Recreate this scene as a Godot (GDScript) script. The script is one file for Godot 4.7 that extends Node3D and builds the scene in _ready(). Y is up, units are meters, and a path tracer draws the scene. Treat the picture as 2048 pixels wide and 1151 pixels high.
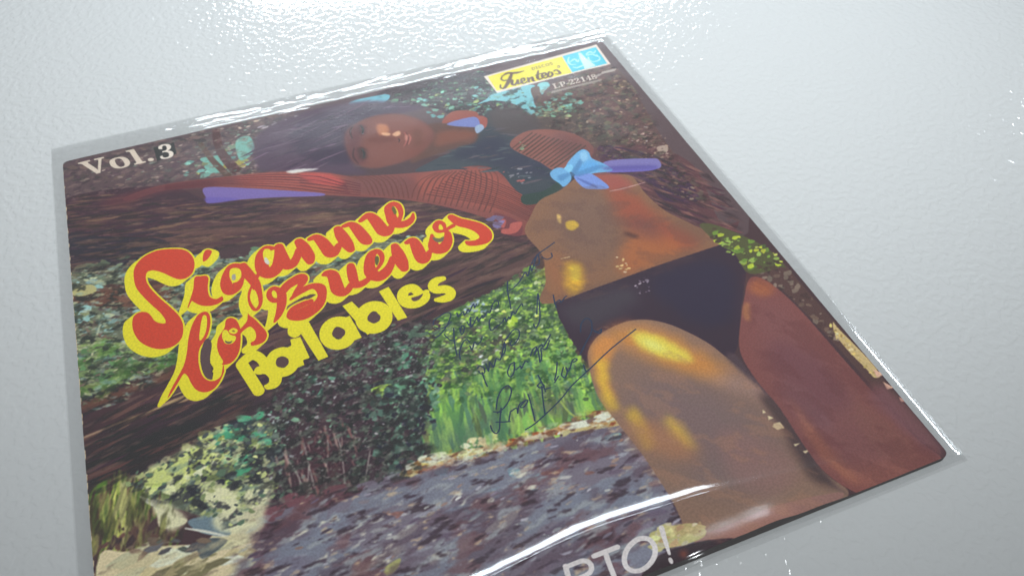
extends Node3D
# A record in its printed cardboard cover, inside a clear plastic outer sleeve, lying on a white textured table top. Units are metres; x runs along the top edge of the cover, z down its side.

const SIDE := 0.314          # the cover is square
const HALF := 157.0          # half of it in millimetres
const TEX := 2048

var canvas: Image
var rng := RandomNumberGenerator.new()
var bumps := FastNoiseLite.new()
var ripples := FastNoiseLite.new()


func _ready() -> void:
	rng.seed = 7
	# camera
	var camera := Camera3D.new()
	camera.name = "camera"
	var back := -Vector3(0.246884, -0.746304, -0.618125)
	var up := Vector3(0.274873, 0.665603, -0.693842)
	camera.transform = Transform3D(Basis(up.cross(back).normalized(), up.normalized(), back.normalized()), Vector3(-0.066937, 0.297219, 0.256106))
	camera.fov = 37.000
	camera.near = 0.02
	camera.far = 40.0
	var lens := CameraAttributesPhysical.new()
	lens.frustum_focal_length = 12.0 / tan(deg_to_rad(37.000 / 2.0))
	lens.frustum_focus_distance = 0.37
	lens.exposure_aperture = 17.0
	lens.frustum_near = 0.02
	lens.frustum_far = 40.0
	camera.attributes = lens
	add_child(camera)

	# the pale room all round, seen only in reflections
	var env := Environment.new()
	env.background_mode = Environment.BG_COLOR
	env.background_color = Color(0.77, 0.78, 0.79)
	env.background_energy_multiplier = 0.46
	env.tonemap_mode = Environment.TONE_MAPPER_LINEAR
	env.tonemap_exposure = 1.0
	env.sdfgi_enabled = true
	env.ssao_enabled = true
	env.ssil_enabled = true
	var world := WorldEnvironment.new()
	world.name = "world"
	world.environment = env
	add_child(world)

	lamps()
	noises()
	table_top()
	record_cover()
	plastic_sleeve()


# ---------------------------------------------------------------- lamps

func lamp(at: Vector3, size: Vector2, energy: float, glow: float, label: String) -> void:
	var t := Node3D.new()
	t.name = "panel_lamp"
	t.set_meta("label", label)
	t.set_meta("category", "lamp")
	t.position = at
	add_child(t, true)
	t.look_at_from_position(at, Vector3(0, 0, -0.05), Vector3.UP)
	var housing := MeshInstance3D.new()
	housing.name = "housing"
	var box := BoxMesh.new()
	box.size = Vector3(size.x + 0.04, size.y + 0.04, 0.05)
	housing.mesh = box
	housing.position.z = 0.03
	housing.material_override = plain(Color(0.8, 0.8, 0.8), 0.5)
	t.add_child(housing)
	var face := MeshInstance3D.new()
	face.name = "diffuser"
	var quad := BoxMesh.new()
	quad.size = Vector3(size.x, size.y, 0.004)
	face.mesh = quad
	var m := plain(Color(0.9, 0.9, 0.9), 0.6)
	m.emission_enabled = true
	m.emission = Color(0.93, 0.97, 1.0)
	m.emission_energy_multiplier = glow
	face.material_override = m
	t.add_child(face)
	var light := AreaLight3D.new()
	light.name = "light"
	light.area_size = size
	light.light_energy = energy
	light.light_color = Color(0.93, 0.97, 1.0)
	light.shadow_enabled = true
	light.area_range = 8.0
	light.position.z = -0.006
	t.add_child(light)


func added_spot_lamp(at: Vector3, target: Vector3, half_angle: float, energy: float) -> void:
	var t := Node3D.new()
	t.name = "added_spot_lamp"
	t.set_meta("label", "added spot light above and behind the viewer, brightening the far half of the table")
	t.set_meta("category", "lamp")
	t.position = at
	add_child(t, true)
	t.look_at_from_position(at, target, Vector3.UP)
	var shade := CylinderMesh.new()
	shade.top_radius = 0.12
	shade.bottom_radius = 0.2
	shade.height = 0.3
	shade.cap_bottom = false
	var o := part(t, "shade", shade, plain(Color(0.8, 0.8, 0.8), 0.4))
	o.rotation.x = PI / 2
	o.position.z = 0.12
	var bulb := SphereMesh.new()
	bulb.radius = 0.13
	bulb.height = 0.26
	var glow := plain(Color(0.9, 0.9, 0.9), 0.6)
	glow.emission_enabled = true
	glow.emission = Color(0.96, 0.98, 1.0)
	glow.emission_energy_multiplier = 4.0
	var ball := part(t, "bulb", bulb, glow)
	ball.position.z = -0.02
	var light := SpotLight3D.new()
	light.name = "light"
	light.light_energy = energy
	light.light_color = Color(0.97, 0.99, 1.0)
	light.light_size = 0.125
	light.spot_angle = half_angle
	light.spot_angle_attenuation = 1.0
	light.spot_attenuation = 2.0
	light.spot_range = 8.0
	light.shadow_enabled = true
	light.position.z = -0.02
	t.add_child(light)


func lamps() -> void:
	lamp(Vector3(0.32, 0.43, -1.2), Vector2(0.95, 0.2), 0.75, 10.0, "long low panel lamp beyond the far edge of the table")
	lamp(Vector3(2.25, 0.21, -0.5), Vector2(0.6, 0.1), 0.7, 8.0, "added low panel light at the right, for the bright line on the sleeve rim")  # added with no known source, to put a bright line on the sleeve rim
	added_spot_lamp(Vector3(0.1, 1.7, 0.6), Vector3(0.15, 0.0, -0.45), 23.0, 3.4)  # added spot, no such lamp known; its cone dims the table towards the viewer


# ---------------------------------------------------------------- helpers

func plain(c: Color, rough: float) -> StandardMaterial3D:
	var m := StandardMaterial3D.new()
	m.albedo_color = c
	m.roughness = rough
	return m


func noises() -> void:
	bumps.seed = 11
	bumps.noise_type = FastNoiseLite.TYPE_SIMPLEX_SMOOTH
	bumps.frequency = 0.02
	bumps.fractal_octaves = 3
	ripples.seed = 23
	ripples.noise_type = FastNoiseLite.TYPE_SIMPLEX_SMOOTH
	ripples.frequency = 0.05
	ripples.fractal_octaves = 2


func noise_texture(kind: int, frequency: float, octaves: int, seed_: int, size := 1024) -> NoiseTexture2D:
	var n := FastNoiseLite.new()
	n.seed = seed_
	n.noise_type = kind
	n.frequency = frequency
	n.fractal_octaves = octaves
	var t := NoiseTexture2D.new()
	t.width = size
	t.height = size
	t.seamless = true
	t.noise = n
	return t


func sheet(xs: PackedFloat32Array, zs: PackedFloat32Array, height: Callable, flip := false) -> ArrayMesh:
	# A grid over millimetre lines; height(x, z) gives the point in millimetres. UV runs 0 to 1 across the cover.
	var st := SurfaceTool.new()
	st.begin(Mesh.PRIMITIVE_TRIANGLES)
	for z in zs:
		for x in xs:
			var p: Vector3 = height.call(x, z)
			st.set_uv(Vector2((p.x + HALF) / (2.0 * HALF), (p.z + HALF) / (2.0 * HALF)))
			st.add_vertex(p * 0.001)
	var w := xs.size()
	for j in zs.size() - 1:
		for i in w - 1:
			var a := j * w + i
			var quad := [a, a + 1, a + w, a + 1, a + w + 1, a + w]
			if flip:
				quad.reverse()
			for k in quad:
				st.add_index(k)
	st.generate_normals()
	return st.commit()


func lines(from: float, to: float, step: float, fine: float, edge: float) -> PackedFloat32Array:
	# Grid lines that lie closer together near both ends.
	var out := PackedFloat32Array()
	var v := from
	while v < to - fine * 0.5:
		out.append(v)
		var near := minf(v - from, to - v - fine)
		v += fine if near < edge else step
	out.append(to)
	return out


func part(parent: Node3D, called: String, mesh: Mesh, m: Material) -> MeshInstance3D:
	var o := MeshInstance3D.new()
	o.name = called
	o.mesh = mesh
	o.material_override = m
	parent.add_child(o, true)
	return o


# ---------------------------------------------------------------- the table

func table_top() -> void:
	var o := MeshInstance3D.new()
	o.name = "table_top"
	o.set_meta("kind", "structure")
	o.set_meta("label", "white table top with a glossy pebbled surface")
	var st := SurfaceTool.new()
	st.begin(Mesh.PRIMITIVE_TRIANGLES)
	var block := [Vector3(-1.1, 0, -1.2), Vector3(1.5, 0, -1.2), Vector3(1.5, 0, 0.8), Vector3(-1.1, 0, 0.8)]
	var drop := Vector3(0, -0.03, 0)
	var faces := [[block[0], block[1], block[2], block[3]], [block[3] + drop, block[2] + drop, block[1] + drop, block[0] + drop]]
	for i in 4:
		faces.append([block[(i + 1) % 4], block[i], block[i] + drop, block[(i + 1) % 4] + drop])
	for f in faces:
		for k in [0, 1, 2, 0, 2, 3]:
			st.set_uv(Vector2(f[k].x, f[k].z))
			st.add_vertex(f[k])
	st.generate_normals()
	st.generate_tangents()
	o.mesh = st.commit()
	var m := plain(Color(0.79, 0.80, 0.80), 0.09)
	m.heightmap_enabled = true
	m.heightmap_texture = noise_texture(FastNoiseLite.TYPE_SIMPLEX_SMOOTH, 0.022, 2, 5, 2048)
	var pebble := Gradient.new()
	pebble.offsets = PackedFloat32Array([0.0, 0.42, 0.6, 1.0])
	pebble.colors = PackedColorArray([Color(0, 0, 0), Color(0.16, 0.16, 0.16), Color(0.72, 0.72, 0.72), Color(1, 1, 1)])
	pebble.interpolation_mode = Gradient.GRADIENT_INTERPOLATE_CUBIC
	(m.heightmap_texture as NoiseTexture2D).color_ramp = pebble
	m.heightmap_scale = 0.0155
	m.uv1_scale = Vector3.ONE * 4.0
	o.material_override = m
	add_child(o)


# ---------------------------------------------------------------- the cover

func cover_height(x: float, z: float) -> float:
	var e := minf(minf(x + HALF, HALF - x), minf(z + HALF, HALF - z))
	var y := 3.3 + 0.9 * smoothstep(0.0, 45.0, e)
	y += 0.2 * bumps.get_noise_2d(x, z)
	# the mouth of the cover gapes a little along the lower edge
	var lift := 4.4 * smoothstep(145.0, HALF, z) * smoothstep(112.0, 84.0, x) * (0.7 + 0.5 * ripples.get_noise_2d(x * 0.6, 90.0))
	y += lift
	return y


func rounded(x: float, z: float, r: float) -> Vector2:
	# Rounds the corners of the cover.
	var c := Vector2(signf(x), signf(z)) * (HALF - r)
	var d := Vector2(x, z) - c
	if d.x * c.x > 0.0 and d.y * c.y > 0.0:
		d *= maxf(absf(d.x), absf(d.y)) / maxf(d.length(), 0.0001)
		return c + d
	return Vector2(x, z)


func cover_point(x: float, z: float) -> Vector3:
	var p := rounded(x, z, 3.0)
	return Vector3(p.x, cover_height(x, z), p.y)


func back_point(x: float, z: float) -> Vector3:
	var p := rounded(x, z, 3.0)
	return Vector3(p.x, 0.7, p.y)


func record_cover() -> void:
	var t := Node3D.new()
	t.name = "record_cover"
	t.set_meta("label", "printed cardboard record cover with red and yellow lettering, inside the clear sleeve")
	t.set_meta("category", "record cover")
	add_child(t)
	var ls := lines(-HALF, HALF, 3.0, 1.0, 12.0)
	canvas = Image.create(TEX, TEX, false, Image.FORMAT_RGBA8)
	paint()
	var print_ := StandardMaterial3D.new()
	print_.albedo_texture = ImageTexture.create_from_image(canvas)
	print_.roughness = 0.27
	print_.metallic_specular = 0.42
	print_.texture_repeat = false
	# the grain of the print
	var grain := noise_texture(FastNoiseLite.TYPE_SIMPLEX, 0.22, 2, 31, 1024)
	var ramp := Gradient.new()
	ramp.set_color(0, Color(0.87, 0.87, 0.87))
	ramp.set_color(1, Color(1.0, 1.0, 1.0))
	grain.color_ramp = ramp
	print_.detail_enabled = true
	print_.detail_blend_mode = BaseMaterial3D.BLEND_MODE_MUL
	print_.detail_uv_layer = BaseMaterial3D.DETAIL_UV_1
	print_.detail_albedo = grain
	print_.heightmap_enabled = true
	print_.heightmap_texture = noise_texture(FastNoiseLite.TYPE_SIMPLEX, 0.25, 2, 9, 512)
	print_.heightmap_scale = 0.004
	print_.uv1_scale = Vector3.ONE
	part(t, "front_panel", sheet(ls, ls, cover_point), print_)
	var card := plain(Color(0.52, 0.46, 0.4), 0.8)
	part(t, "back_panel", sheet(ls, ls, back_point, true), card)
	# the four edges of the card
	var st := SurfaceTool.new()
	st.begin(Mesh.PRIMITIVE_TRIANGLES)
	var ring := PackedVector2Array()
	var n := ls.size()
	for i in n - 1:
		ring.append(Vector2(ls[i], -HALF))
	for i in n - 1:
		ring.append(Vector2(HALF, ls[i]))
	for i in n - 1:
		ring.append(Vector2(ls[n - 1 - i], HALF))
	for i in n - 1:
		ring.append(Vector2(-HALF, ls[n - 1 - i]))
	for i in ring.size():
		var a := ring[i]
		var b := ring[(i + 1) % ring.size()]
		var pa := cover_point(a.x, a.y) * 0.001
		var pb := cover_point(b.x, b.y) * 0.001
		var qa := back_point(a.x, a.y) * 0.001
		var qb := back_point(b.x, b.y) * 0.001
		for v in [pa, pb, qa, pb, qb, qa]:
			st.add_vertex(v)
	st.generate_normals()
	part(t, "card_edge", st.commit(), plain(Color(0.2, 0.15, 0.15), 0.8))


# ---------------------------------------------------------------- the plastic sleeve

const X0 := -163.0
const X1 := 164.5
const Z0 := -174.5
const Z1 := 160.5


func film_point(x: float, z: float) -> Vector3:
	var cx := clampf(x, -HALF, HALF)
	var cz := clampf(z, -HALF, HALF)
	var d := Vector2(x - cx, z - cz).length()
	var y := cover_height(cx, cz) + 0.5
	y = 0.9 + (y - 0.9) * exp(-pow(d / 7.0, 1.6))
	# the puffed crease along the lower edge
	var zc := 137.0 + 0.0009 * (x - 25.0) * (x - 25.0) + 0.9 * ripples.get_noise_2d(x * 0.3, 7.0)
	var run := lerpf(44.0, 8.0, smoothstep(10.0, 118.0, x))
	var amp := 0.155 * run * smoothstep(124.0, 110.0, x) * smoothstep(-150.0, -80.0, x)
	if z < zc:
		y += amp * pow(clampf((z - zc + run) / run, 0.0, 1.0), 4.0)
	else:
		y += amp * (1.0 - smoothstep(zc, Z1 + 4.0, z))
	# small pulls and dents where the film hangs free along the upper edge
	var free := smoothstep(-150.0, -160.0, z)
	y += free * (0.5 * ripples.get_noise_2d(x * 0.25, z * 1.6) + 0.25 * ripples.get_noise_2d(x * 1.2, z * 3.0 + 50.0)) * smoothstep(Z0, Z0 + 4.0, z)
	# the welded bead on the right
	var bead := smoothstep(20.0, 90.0, z) * smoothstep(Z1, Z1 - 6.0, z)
	var s := maxf(0.0, x - 158.0)
	if s > 0.0:
		y = lerpf(y, 3.9 - 0.28 * s - 0.028 * s * s + 0.12 * ripples.get_noise_2d(z * 0.25, x * 0.8), bead * smoothstep(0.0, 0.8, s))
	# its cut edge curls up along the foot
	y += 1.2 * smoothstep(157.6, 160.5, z)
	return Vector3(x, y, z)


func under_point(x: float, z: float) -> Vector3:
	return Vector3(x, 0.4, z)


func plastic_sleeve() -> void:
	var t := Node3D.new()
	t.name = "plastic_sleeve"
	t.set_meta("label", "clear plastic outer sleeve drawn over the record cover, with glossy creases")
	t.set_meta("category", "sleeve")
	add_child(t)
	var film := plain(Color(0.6, 0.61, 0.61, 0.075), 0.1)
	film.transparency = BaseMaterial3D.TRANSPARENCY_ALPHA
	film.cull_mode = BaseMaterial3D.CULL_DISABLED
	var xs := lines(X0, X1, 1.6, 0.2, 9.0)
	var zs := lines(Z0, Z1, 0.8, 0.5, 28.0)
	part(t, "front_film", sheet(xs, zs, film_point), film)
	part(t, "back_film", sheet(lines(X0, X1, 20.0, 5.0, 1.0), lines(Z0, Z1, 20.0, 5.0, 1.0), under_point, true), film)


# ---------------------------------------------------------------- the print on the cover

# Everything below draws ink on the cover. Places are millimetres from its top left corner.

const MM := TEX / 314.0


func curve(flat: Array, width: int, closed: bool, steps: int) -> Array:
	# A smooth line through points of width numbers each (x, y or x, y, radius).
	var n := flat.size() / width
	var out := []
	var last := n if closed else n - 1
	for i in last:
		var k := [i - 1, i, i + 1, i + 2]
		for j in 4:
			k[j] = posmod(k[j], n) if closed else clampi(k[j], 0, n - 1)
		for s in steps:
			var t := float(s) / steps
			var p := []
			for w in width:
				p.append(cubic_interpolate(flat[k[1] * width + w], flat[k[2] * width + w], flat[k[0] * width + w], flat[k[3] * width + w], t))
			out.append(p)
	if not closed:
		out.append(flat.slice((n - 1) * width))
	return out


func scan(im: Image, p: PackedVector2Array, c: Color) -> void:
	# Fills a polygon, given in pixels.
	var n := p.size()
	if n < 3:
		return
	var lo := p[0].y
	var hi := p[0].y
	for v in p:
		lo = minf(lo, v.y)
		hi = maxf(hi, v.y)
	var h := im.get_height()
	var w := im.get_width()
	for row in range(maxi(0, int(ceil(lo - 0.5))), mini(h, int(floor(hi - 0.5)) + 1)):
		var y := row + 0.5
		var xs := PackedFloat32Array()
		var a := p[n - 1]
		for b in p:
			if (a.y <= y) != (b.y <= y):
				xs.append(a.x + (y - a.y) * (b.x - a.x) / (b.y - a.y))
			a = b
		xs.sort()
		for i in range(0, xs.size() - 1, 2):
			var from := clampi(int(round(xs[i])), 0, w)
			var to := clampi(int(round(xs[i + 1])), 0, w)
			if to > from:
				im.fill_rect(Rect2i(from, row, to - from, 1), c)


func outline(flat: Array, smooth: bool) -> PackedVector2Array:
	var out := PackedVector2Array()
	if smooth:
		for q in curve(flat, 2, true, 5):
			out.append(Vector2(q[0], q[1]) * MM)
	else:
		for i in range(0, flat.size(), 2):
			out.append(Vector2(flat[i], flat[i + 1]) * MM)
	return out


func fill(flat: Array, ink: Color, smooth := true, move := Vector2.ZERO) -> void:
	var p := outline(flat, smooth)
	for i in p.size():
		p[i] += move * MM
	scan(canvas, p, ink)


func rim(flat: Array, r: float, ink: Color, move := Vector2.ZERO) -> void:
	# The same outline drawn as a line of radius r.
	var flat3 := []
	for q in curve(flat, 2, true, 5):
		flat3.append_array([q[0], q[1], r])
	flat3.append_array(flat3.slice(0, 3))
	brush(flat3, ink, 0.0, move, 1)


func soft(flat: Array, ink: Color, alpha: float, blur: float) -> void:
	# A patch of ink with a soft edge, blur millimetres wide.
	var p := outline(flat, true)
	var lo := p[0]
	var hi := p[0]
	for v in p:
		lo = lo.min(v)
		hi = hi.max(v)
	var rim_ := ceili(blur * MM) + 2
	var from := Vector2i(lo) - Vector2i(rim_, rim_)
	var size := Vector2i(hi - lo) + Vector2i(rim_, rim_) * 2
	var c := ink
	var im := Image.create(size.x, size.y, false, Image.FORMAT_RGBA8)
	im.fill(Color(c, 0.0))
	for i in p.size():
		p[i] -= Vector2(from)
	scan(im, p, Color(c, alpha))
	var halvings := maxi(0, int(round(log(blur * MM / 1.5) / log(2.0))))
	for h in halvings:
		im.resize(maxi(2, im.get_width() / 2), maxi(2, im.get_height() / 2), Image.INTERPOLATE_BILINEAR)
	for h in halvings:
		im.resize(im.get_width() * 2, im.get_height() * 2, Image.INTERPOLATE_BILINEAR)
	im.resize(size.x, size.y, Image.INTERPOLATE_BILINEAR)
	canvas.blend_rect(im, Rect2i(Vector2i.ZERO, size), from)


func brush(flat: Array, ink: Color, grow := 0.0, move := Vector2.ZERO, steps := 6) -> void:
	# A line of changing width through x, y, radius.
	var c := ink
	var pts := curve(flat, 3, false, steps)
	for i in pts.size():
		var a := (Vector2(pts[i][0], pts[i][1]) + move) * MM
		var ra: float = maxf(pts[i][2] + grow, 0.05) * MM
		var ball := PackedVector2Array()
		for k in 14:
			ball.append(a + Vector2.from_angle(k * TAU / 14) * ra)
		scan(canvas, ball, c)
		if i + 1 < pts.size():
			var b := (Vector2(pts[i + 1][0], pts[i + 1][1]) + move) * MM
			var rb: float = maxf(pts[i + 1][2] + grow, 0.05) * MM
			var d := (b - a).normalized().orthogonal()
			scan(canvas, PackedVector2Array([a + d * ra, b + d * rb, b - d * rb, a - d * ra]), c)


func dabs(flat: Array, count: int, inks: Array, length: float, width: float, turn: float, spread: float) -> void:
	# Leaf-shaped touches of ink strewn over a patch. turn and spread are degrees.
	var p := outline(flat, true)
	var lo := p[0]
	var hi := p[0]
	for v in p:
		lo = lo.min(v)
		hi = hi.max(v)
	for i in count:
		var at := Vector2(rng.randf_range(lo.x, hi.x), rng.randf_range(lo.y, hi.y))
		var c: Color = inks[rng.randi() % inks.size()]
		var a := Vector2.from_angle(deg_to_rad(turn + rng.randf_range(-spread, spread)))
		var k := pow(rng.randf(), 1.6) * 1.3 + 0.35
		var b := a.orthogonal() * width * MM * k * 0.5
		a *= length * MM * k * 0.5
		var tone := rng.randf_range(0.82, 1.18)
		var bend := b * rng.randf_range(-0.6, 0.6)
		if Geometry2D.is_point_in_polygon(at, p):
			c = Color(c.r * tone, c.g * tone, c.b * tone)
			scan(canvas, PackedVector2Array([at - a + bend, at - a * 0.4 + b, at + a * 0.45 + b * 0.8, at + a + bend, at + a * 0.4 - b, at - a * 0.5 - b * 0.9]), c)


func bands(top: Array, bottom: Array, count: int, ink: Color, r: float) -> void:
	# Lines that run between two edges, the stripes of a cloth.
	var n := top.size() / 2
	for i in count:
		var t := (i + 0.5) / count
		var flat := []
		for k in n:
			flat.append_array([lerpf(top[k * 2], bottom[k * 2], t), lerpf(top[k * 2 + 1], bottom[k * 2 + 1], t), r * rng.randf_range(0.6, 1.4)])
		brush(flat, ink, 0.0, Vector2.ZERO, 4)


func text(words: String, face: String, weight: int, corner: Vector2, along: Vector2, down: Vector2, ink: Color) -> void:
	# Type set into the slanted box corner (top left), along (its top edge) and down (its left edge).
	var font := SystemFont.new()
	font.font_names = PackedStringArray([face])
	font.font_weight = weight
	var type := TextMesh.new()
	type.text = words
	type.font = font
	type.font_size = 64
	type.pixel_size = 0.01
	type.depth = 0.0
	type.curve_step = 1.0
	var arrays := type.get_mesh_arrays()
	var v: PackedVector3Array = arrays[Mesh.ARRAY_VERTEX]
	var index: PackedInt32Array = arrays[Mesh.ARRAY_INDEX] if arrays[Mesh.ARRAY_INDEX] != null else PackedInt32Array(range(v.size()))
	var lo := Vector2(1e9, 1e9)
	var hi := -lo
	for q in v:
		lo = lo.min(Vector2(q.x, q.y))
		hi = hi.max(Vector2(q.x, q.y))
	var c := ink
	for i in range(0, index.size() - 2, 3):
		var tri := PackedVector2Array()
		for k in 3:
			var q := v[index[i + k]]
			var s := (q.x - lo.x) / (hi.x - lo.x)
			var t := (hi.y - q.y) / (hi.y - lo.y)
			tri.append((corner + along * s + down * t) * MM)
		scan(canvas, tri, c)


func soften(k: float) -> void:
	var side := int(TEX / k)
	canvas.resize(side, side, Image.INTERPOLATE_LANCZOS)
	canvas.resize(TEX, TEX, Image.INTERPOLATE_CUBIC)


var letters := []


func letter(flat: Array) -> void:
	# A letter given by its outline.
	letters.append([true, flat])


func stem(flat: Array) -> void:
	# A letter, or a piece of one, given by the path of the pen and its width.
	letters.append([false, flat])


func set_letters(face: Color, block: Color, grow: float, shift: Vector2) -> void:
	# Every letter in front of a block of itself that is moved by shift and a little fatter.
	for k in 6:
		var move := shift * (k / 5.0)
		for l in letters:
			if l[0]:
				fill(l[1], block, true, move)
				rim(l[1], grow, block, move)
			else:
				brush(l[1], block, grow, move, 4)
	for l in letters:
		if l[0]:
			fill(l[1], face)
		else:
			brush(l[1], face)


var mottles := FastNoiseLite.new()


func mottle(flat: Array, ink: Color, strength: float, size: float, stretch: float, turn: float, cut: float, octaves := 4) -> void:
	# Irregular flecks of ink over a patch: size millimetres across, stretched along turn degrees, where a noise exceeds cut.
	var p := outline(flat, true)
	var lo := p[0]
	var hi := p[0]
	for v in p:
		lo = lo.min(v)
		hi = hi.max(v)
	lo = lo.max(Vector2.ZERO)
	hi = hi.min(Vector2(TEX, TEX))
	var from := Vector2i(lo)
	var w := int((hi.x - lo.x) / 2.0)
	var h := int((hi.y - lo.y) / 2.0)
	if w < 2 or h < 2:
		return
	var mask := Image.create(w, h, false, Image.FORMAT_RGBA8)
	for i in p.size():
		p[i] = (p[i] - Vector2(from)) * 0.5
	scan(mask, p, Color.WHITE)
	mask.resize(maxi(2, w / 12), maxi(2, h / 12), Image.INTERPOLATE_BILINEAR)
	mask.resize(w, h, Image.INTERPOLATE_BILINEAR)
	mask.convert(Image.FORMAT_L8)
	var inside := mask.get_data()
	mottles.seed = rng.randi() % 1000
	mottles.noise_type = FastNoiseLite.TYPE_SIMPLEX_SMOOTH
	mottles.frequency = 2.0 / (MM * size)
	mottles.fractal_octaves = octaves
	mottles.fractal_gain = 0.6
	var data := PackedByteArray()
	data.resize(w * h * 4)
	var r := int(ink.r * 255.0)
	var g := int(ink.g * 255.0)
	var blue := int(ink.b * 255.0)
	var ca := cos(deg_to_rad(turn))
	var sa := sin(deg_to_rad(turn))
	var k := 0
	var n := 0
	for y in h:
		for x in w:
			if inside[n] > 8:
				var q := mottles.get_noise_2d((x * ca + y * sa) / stretch, y * ca - x * sa)
				if q > cut:
					data[k] = r
					data[k + 1] = g
					data[k + 2] = blue
					data[k + 3] = int(minf(1.0, (q - cut) * 5.0) * strength * inside[n])
				else:
					data[k] = r
					data[k + 1] = g
					data[k + 2] = blue
			else:
				data[k] = r
				data[k + 1] = g
				data[k + 2] = blue
			k += 4
			n += 1
	var im := Image.create_from_data(w, h, false, Image.FORMAT_RGBA8, data)
	im.resize(w * 2, h * 2, Image.INTERPOLATE_BILINEAR)
	canvas.blend_rect(im, Rect2i(0, 0, w * 2, h * 2), from)



func paint() -> void:
	woods()
	trunk()
	thicket()
	ground()
	shirt()
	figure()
	lettering()
	small_print()
	pen()


func woods() -> void:
	canvas.fill(Color(0.276, 0.147, 0.176))
	fill([-5.2, -11.2, 320.3, -8.1, 316.0, 166.0, 259.9, 166.4, 237.1, 84.7, 114.0, 57.6, -2.0, 32.2], Color(0.360, 0.259, 0.278))
	dabs([-0.6, -0.6, 105.6, -7.5, 105.2, 49.9, 41.2, 37.2, 0.3, 33.1], 900, [Color(0.291, 0.190, 0.231), Color(0.385, 0.289, 0.292), Color(0.261, 0.208, 0.214), Color(0.446, 0.344, 0.320)], 5, 2.2, 3, 40)
	dabs([10.9, 14.8, 60.4, 3.4, 104.7, -2.9, 95.2, 48.1, 70.8, 40.6, 17.4, 28.6], 170, [Color(0.678, 0.597, 0.555), Color(0.516, 0.431, 0.397), Color(0.458, 0.488, 0.444)], 2.4, 1.1, 3, 25)
	dabs([57.6, 35.3, 63.1, 22.5, 78.8, 22.0, 95.9, 15.1, 98.6, 29.8, 94.3, 45.6, 75.5, 43.2], 60, [Color(0.504, 0.712, 0.649), Color(0.428, 0.634, 0.597), Color(0.560, 0.661, 0.533), Color(0.604, 0.608, 0.347)], 5, 3, 3, 30)
	fill([69.1, 31.4, 80.1, 30.5, 80.2, 37.9, 72.3, 39.0], Color(0.470, 0.712, 0.649))
	fill([68.0, 24.4, 79.5, 25.9, 81.3, 31.0, 71.1, 30.0], Color(0.470, 0.712, 0.649))
	fill([79.6, 33.4, 87.1, 35.0, 88.9, 40.0, 78.9, 37.8], Color(0.678, 0.619, 0.263))
	fill([87.7, 16.5, 95.4, 14.9, 95.6, 28.7, 87.3, 34.2], Color(0.470, 0.712, 0.649))
	dabs([79.5, 17.8, 103.9, -5.7, 96.8, 42.3, 83.1, 43.3], 60, [Color(0.731, 0.640, 0.555), Color(0.560, 0.661, 0.576), Color(0.373, 0.431, 0.372)], 2.2, 1.2, 3, 50)
	brush([79.0, 3.8, 2.07, 78.8, 22.0, 2.33, 83.5, 41.3, 2.89], Color(0.291, 0.089, 0.101))
	brush([69.8, 11.7, 1.35, 73.8, 28.9, 1.63, 79.2, 43.9, 1.91], Color(0.347, 0.208, 0.154))
	fill([172.7, 1.3, 238.5, 5.9, 231.8, 54.7, 209.8, 50.8, 196.9, 28.6, 176.0, 20.4], Color(0.210, 0.089, 0.154))
	dabs([173.4, 9.3, 239.8, 6.4, 245.9, 60.3, 216.4, 48.6, 196.9, 28.6, 178.6, 21.4], 330, [Color(0.170, 0.331, 0.247), Color(0.070, 0.226, 0.176), Color(0.347, 0.544, 0.397), Color(0.121, 0.089, 0.176)], 3.6, 2.2, 3, 60)
	dabs([178.0, 13.6, 233.1, 19.9, 229.1, 46.3, 198.4, 41.5, 189.0, 25.5], 110, [Color(0.516, 0.763, 0.660), Color(0.636, 0.712, 0.432), Color(0.422, 0.671, 0.660)], 3.0, 1.8, 3, 50)
	fill([155.4, 8.8, 174.7, 4.7, 170.8, 13.3, 158.1, 11.8], Color(0.493, 0.773, 0.821))
	fill([154.3, 4.3, 175.9, 5.7, 171.2, 13.0, 156.8, 12.3], Color(0.398, 0.712, 0.781))
	fill([232.4, 25.9, 255.0, 27.5, 256.0, 34.2, 250.3, 44.8, 250.7, 58.3, 247.7, 61.0, 244.2, 53.7, 239.8, 42.1, 230.7, 34.5, 220.2, 34.3, 227.4, 31.1], Color(0.504, 0.793, 0.830))
	fill([259.1, 29.1, 265.7, 29.1, 263.1, 38.0, 257.8, 40.1], Color(0.560, 0.843, 0.850))
	fill([254.1, 31.4, 259.1, 31.2, 256.8, 39.7, 258.7, 48.1, 252.8, 46.2, 251.8, 39.8], Color(0.385, 0.274, 0.231))
	fill([264.5, 33.4, 308.4, 26.9, 303.1, 101.7, 301.3, 152.2, 277.9, 126.7, 261.9, 94.5, 246.0, 70.7, 250.3, 57.1], Color(0.385, 0.243, 0.231))
	fill([243.5, 55.4, 267.6, 49.1, 280.6, 74.0, 281.7, 102.3, 258.7, 88.7, 243.4, 69.7], Color(0.319, 0.243, 0.214))
	dabs([254.4, 43.8, 306.5, 27.3, 303.1, 101.7, 296.6, 150.4, 271.9, 115.9, 249.7, 68.9], 420, [Color(0.347, 0.259, 0.214), Color(0.261, 0.190, 0.154), Color(0.470, 0.331, 0.278), Color(0.398, 0.357, 0.247), Color(0.305, 0.169, 0.196)], 3.6, 2.0, 3, 60)
	dabs([249.1, 49.3, 275.8, 44.6, 273.5, 56.4, 256.7, 59.7, 248.1, 58.7], 60, [Color(0.470, 0.722, 0.670), Color(0.398, 0.608, 0.555)], 3.4, 2, 3, 40)
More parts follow.
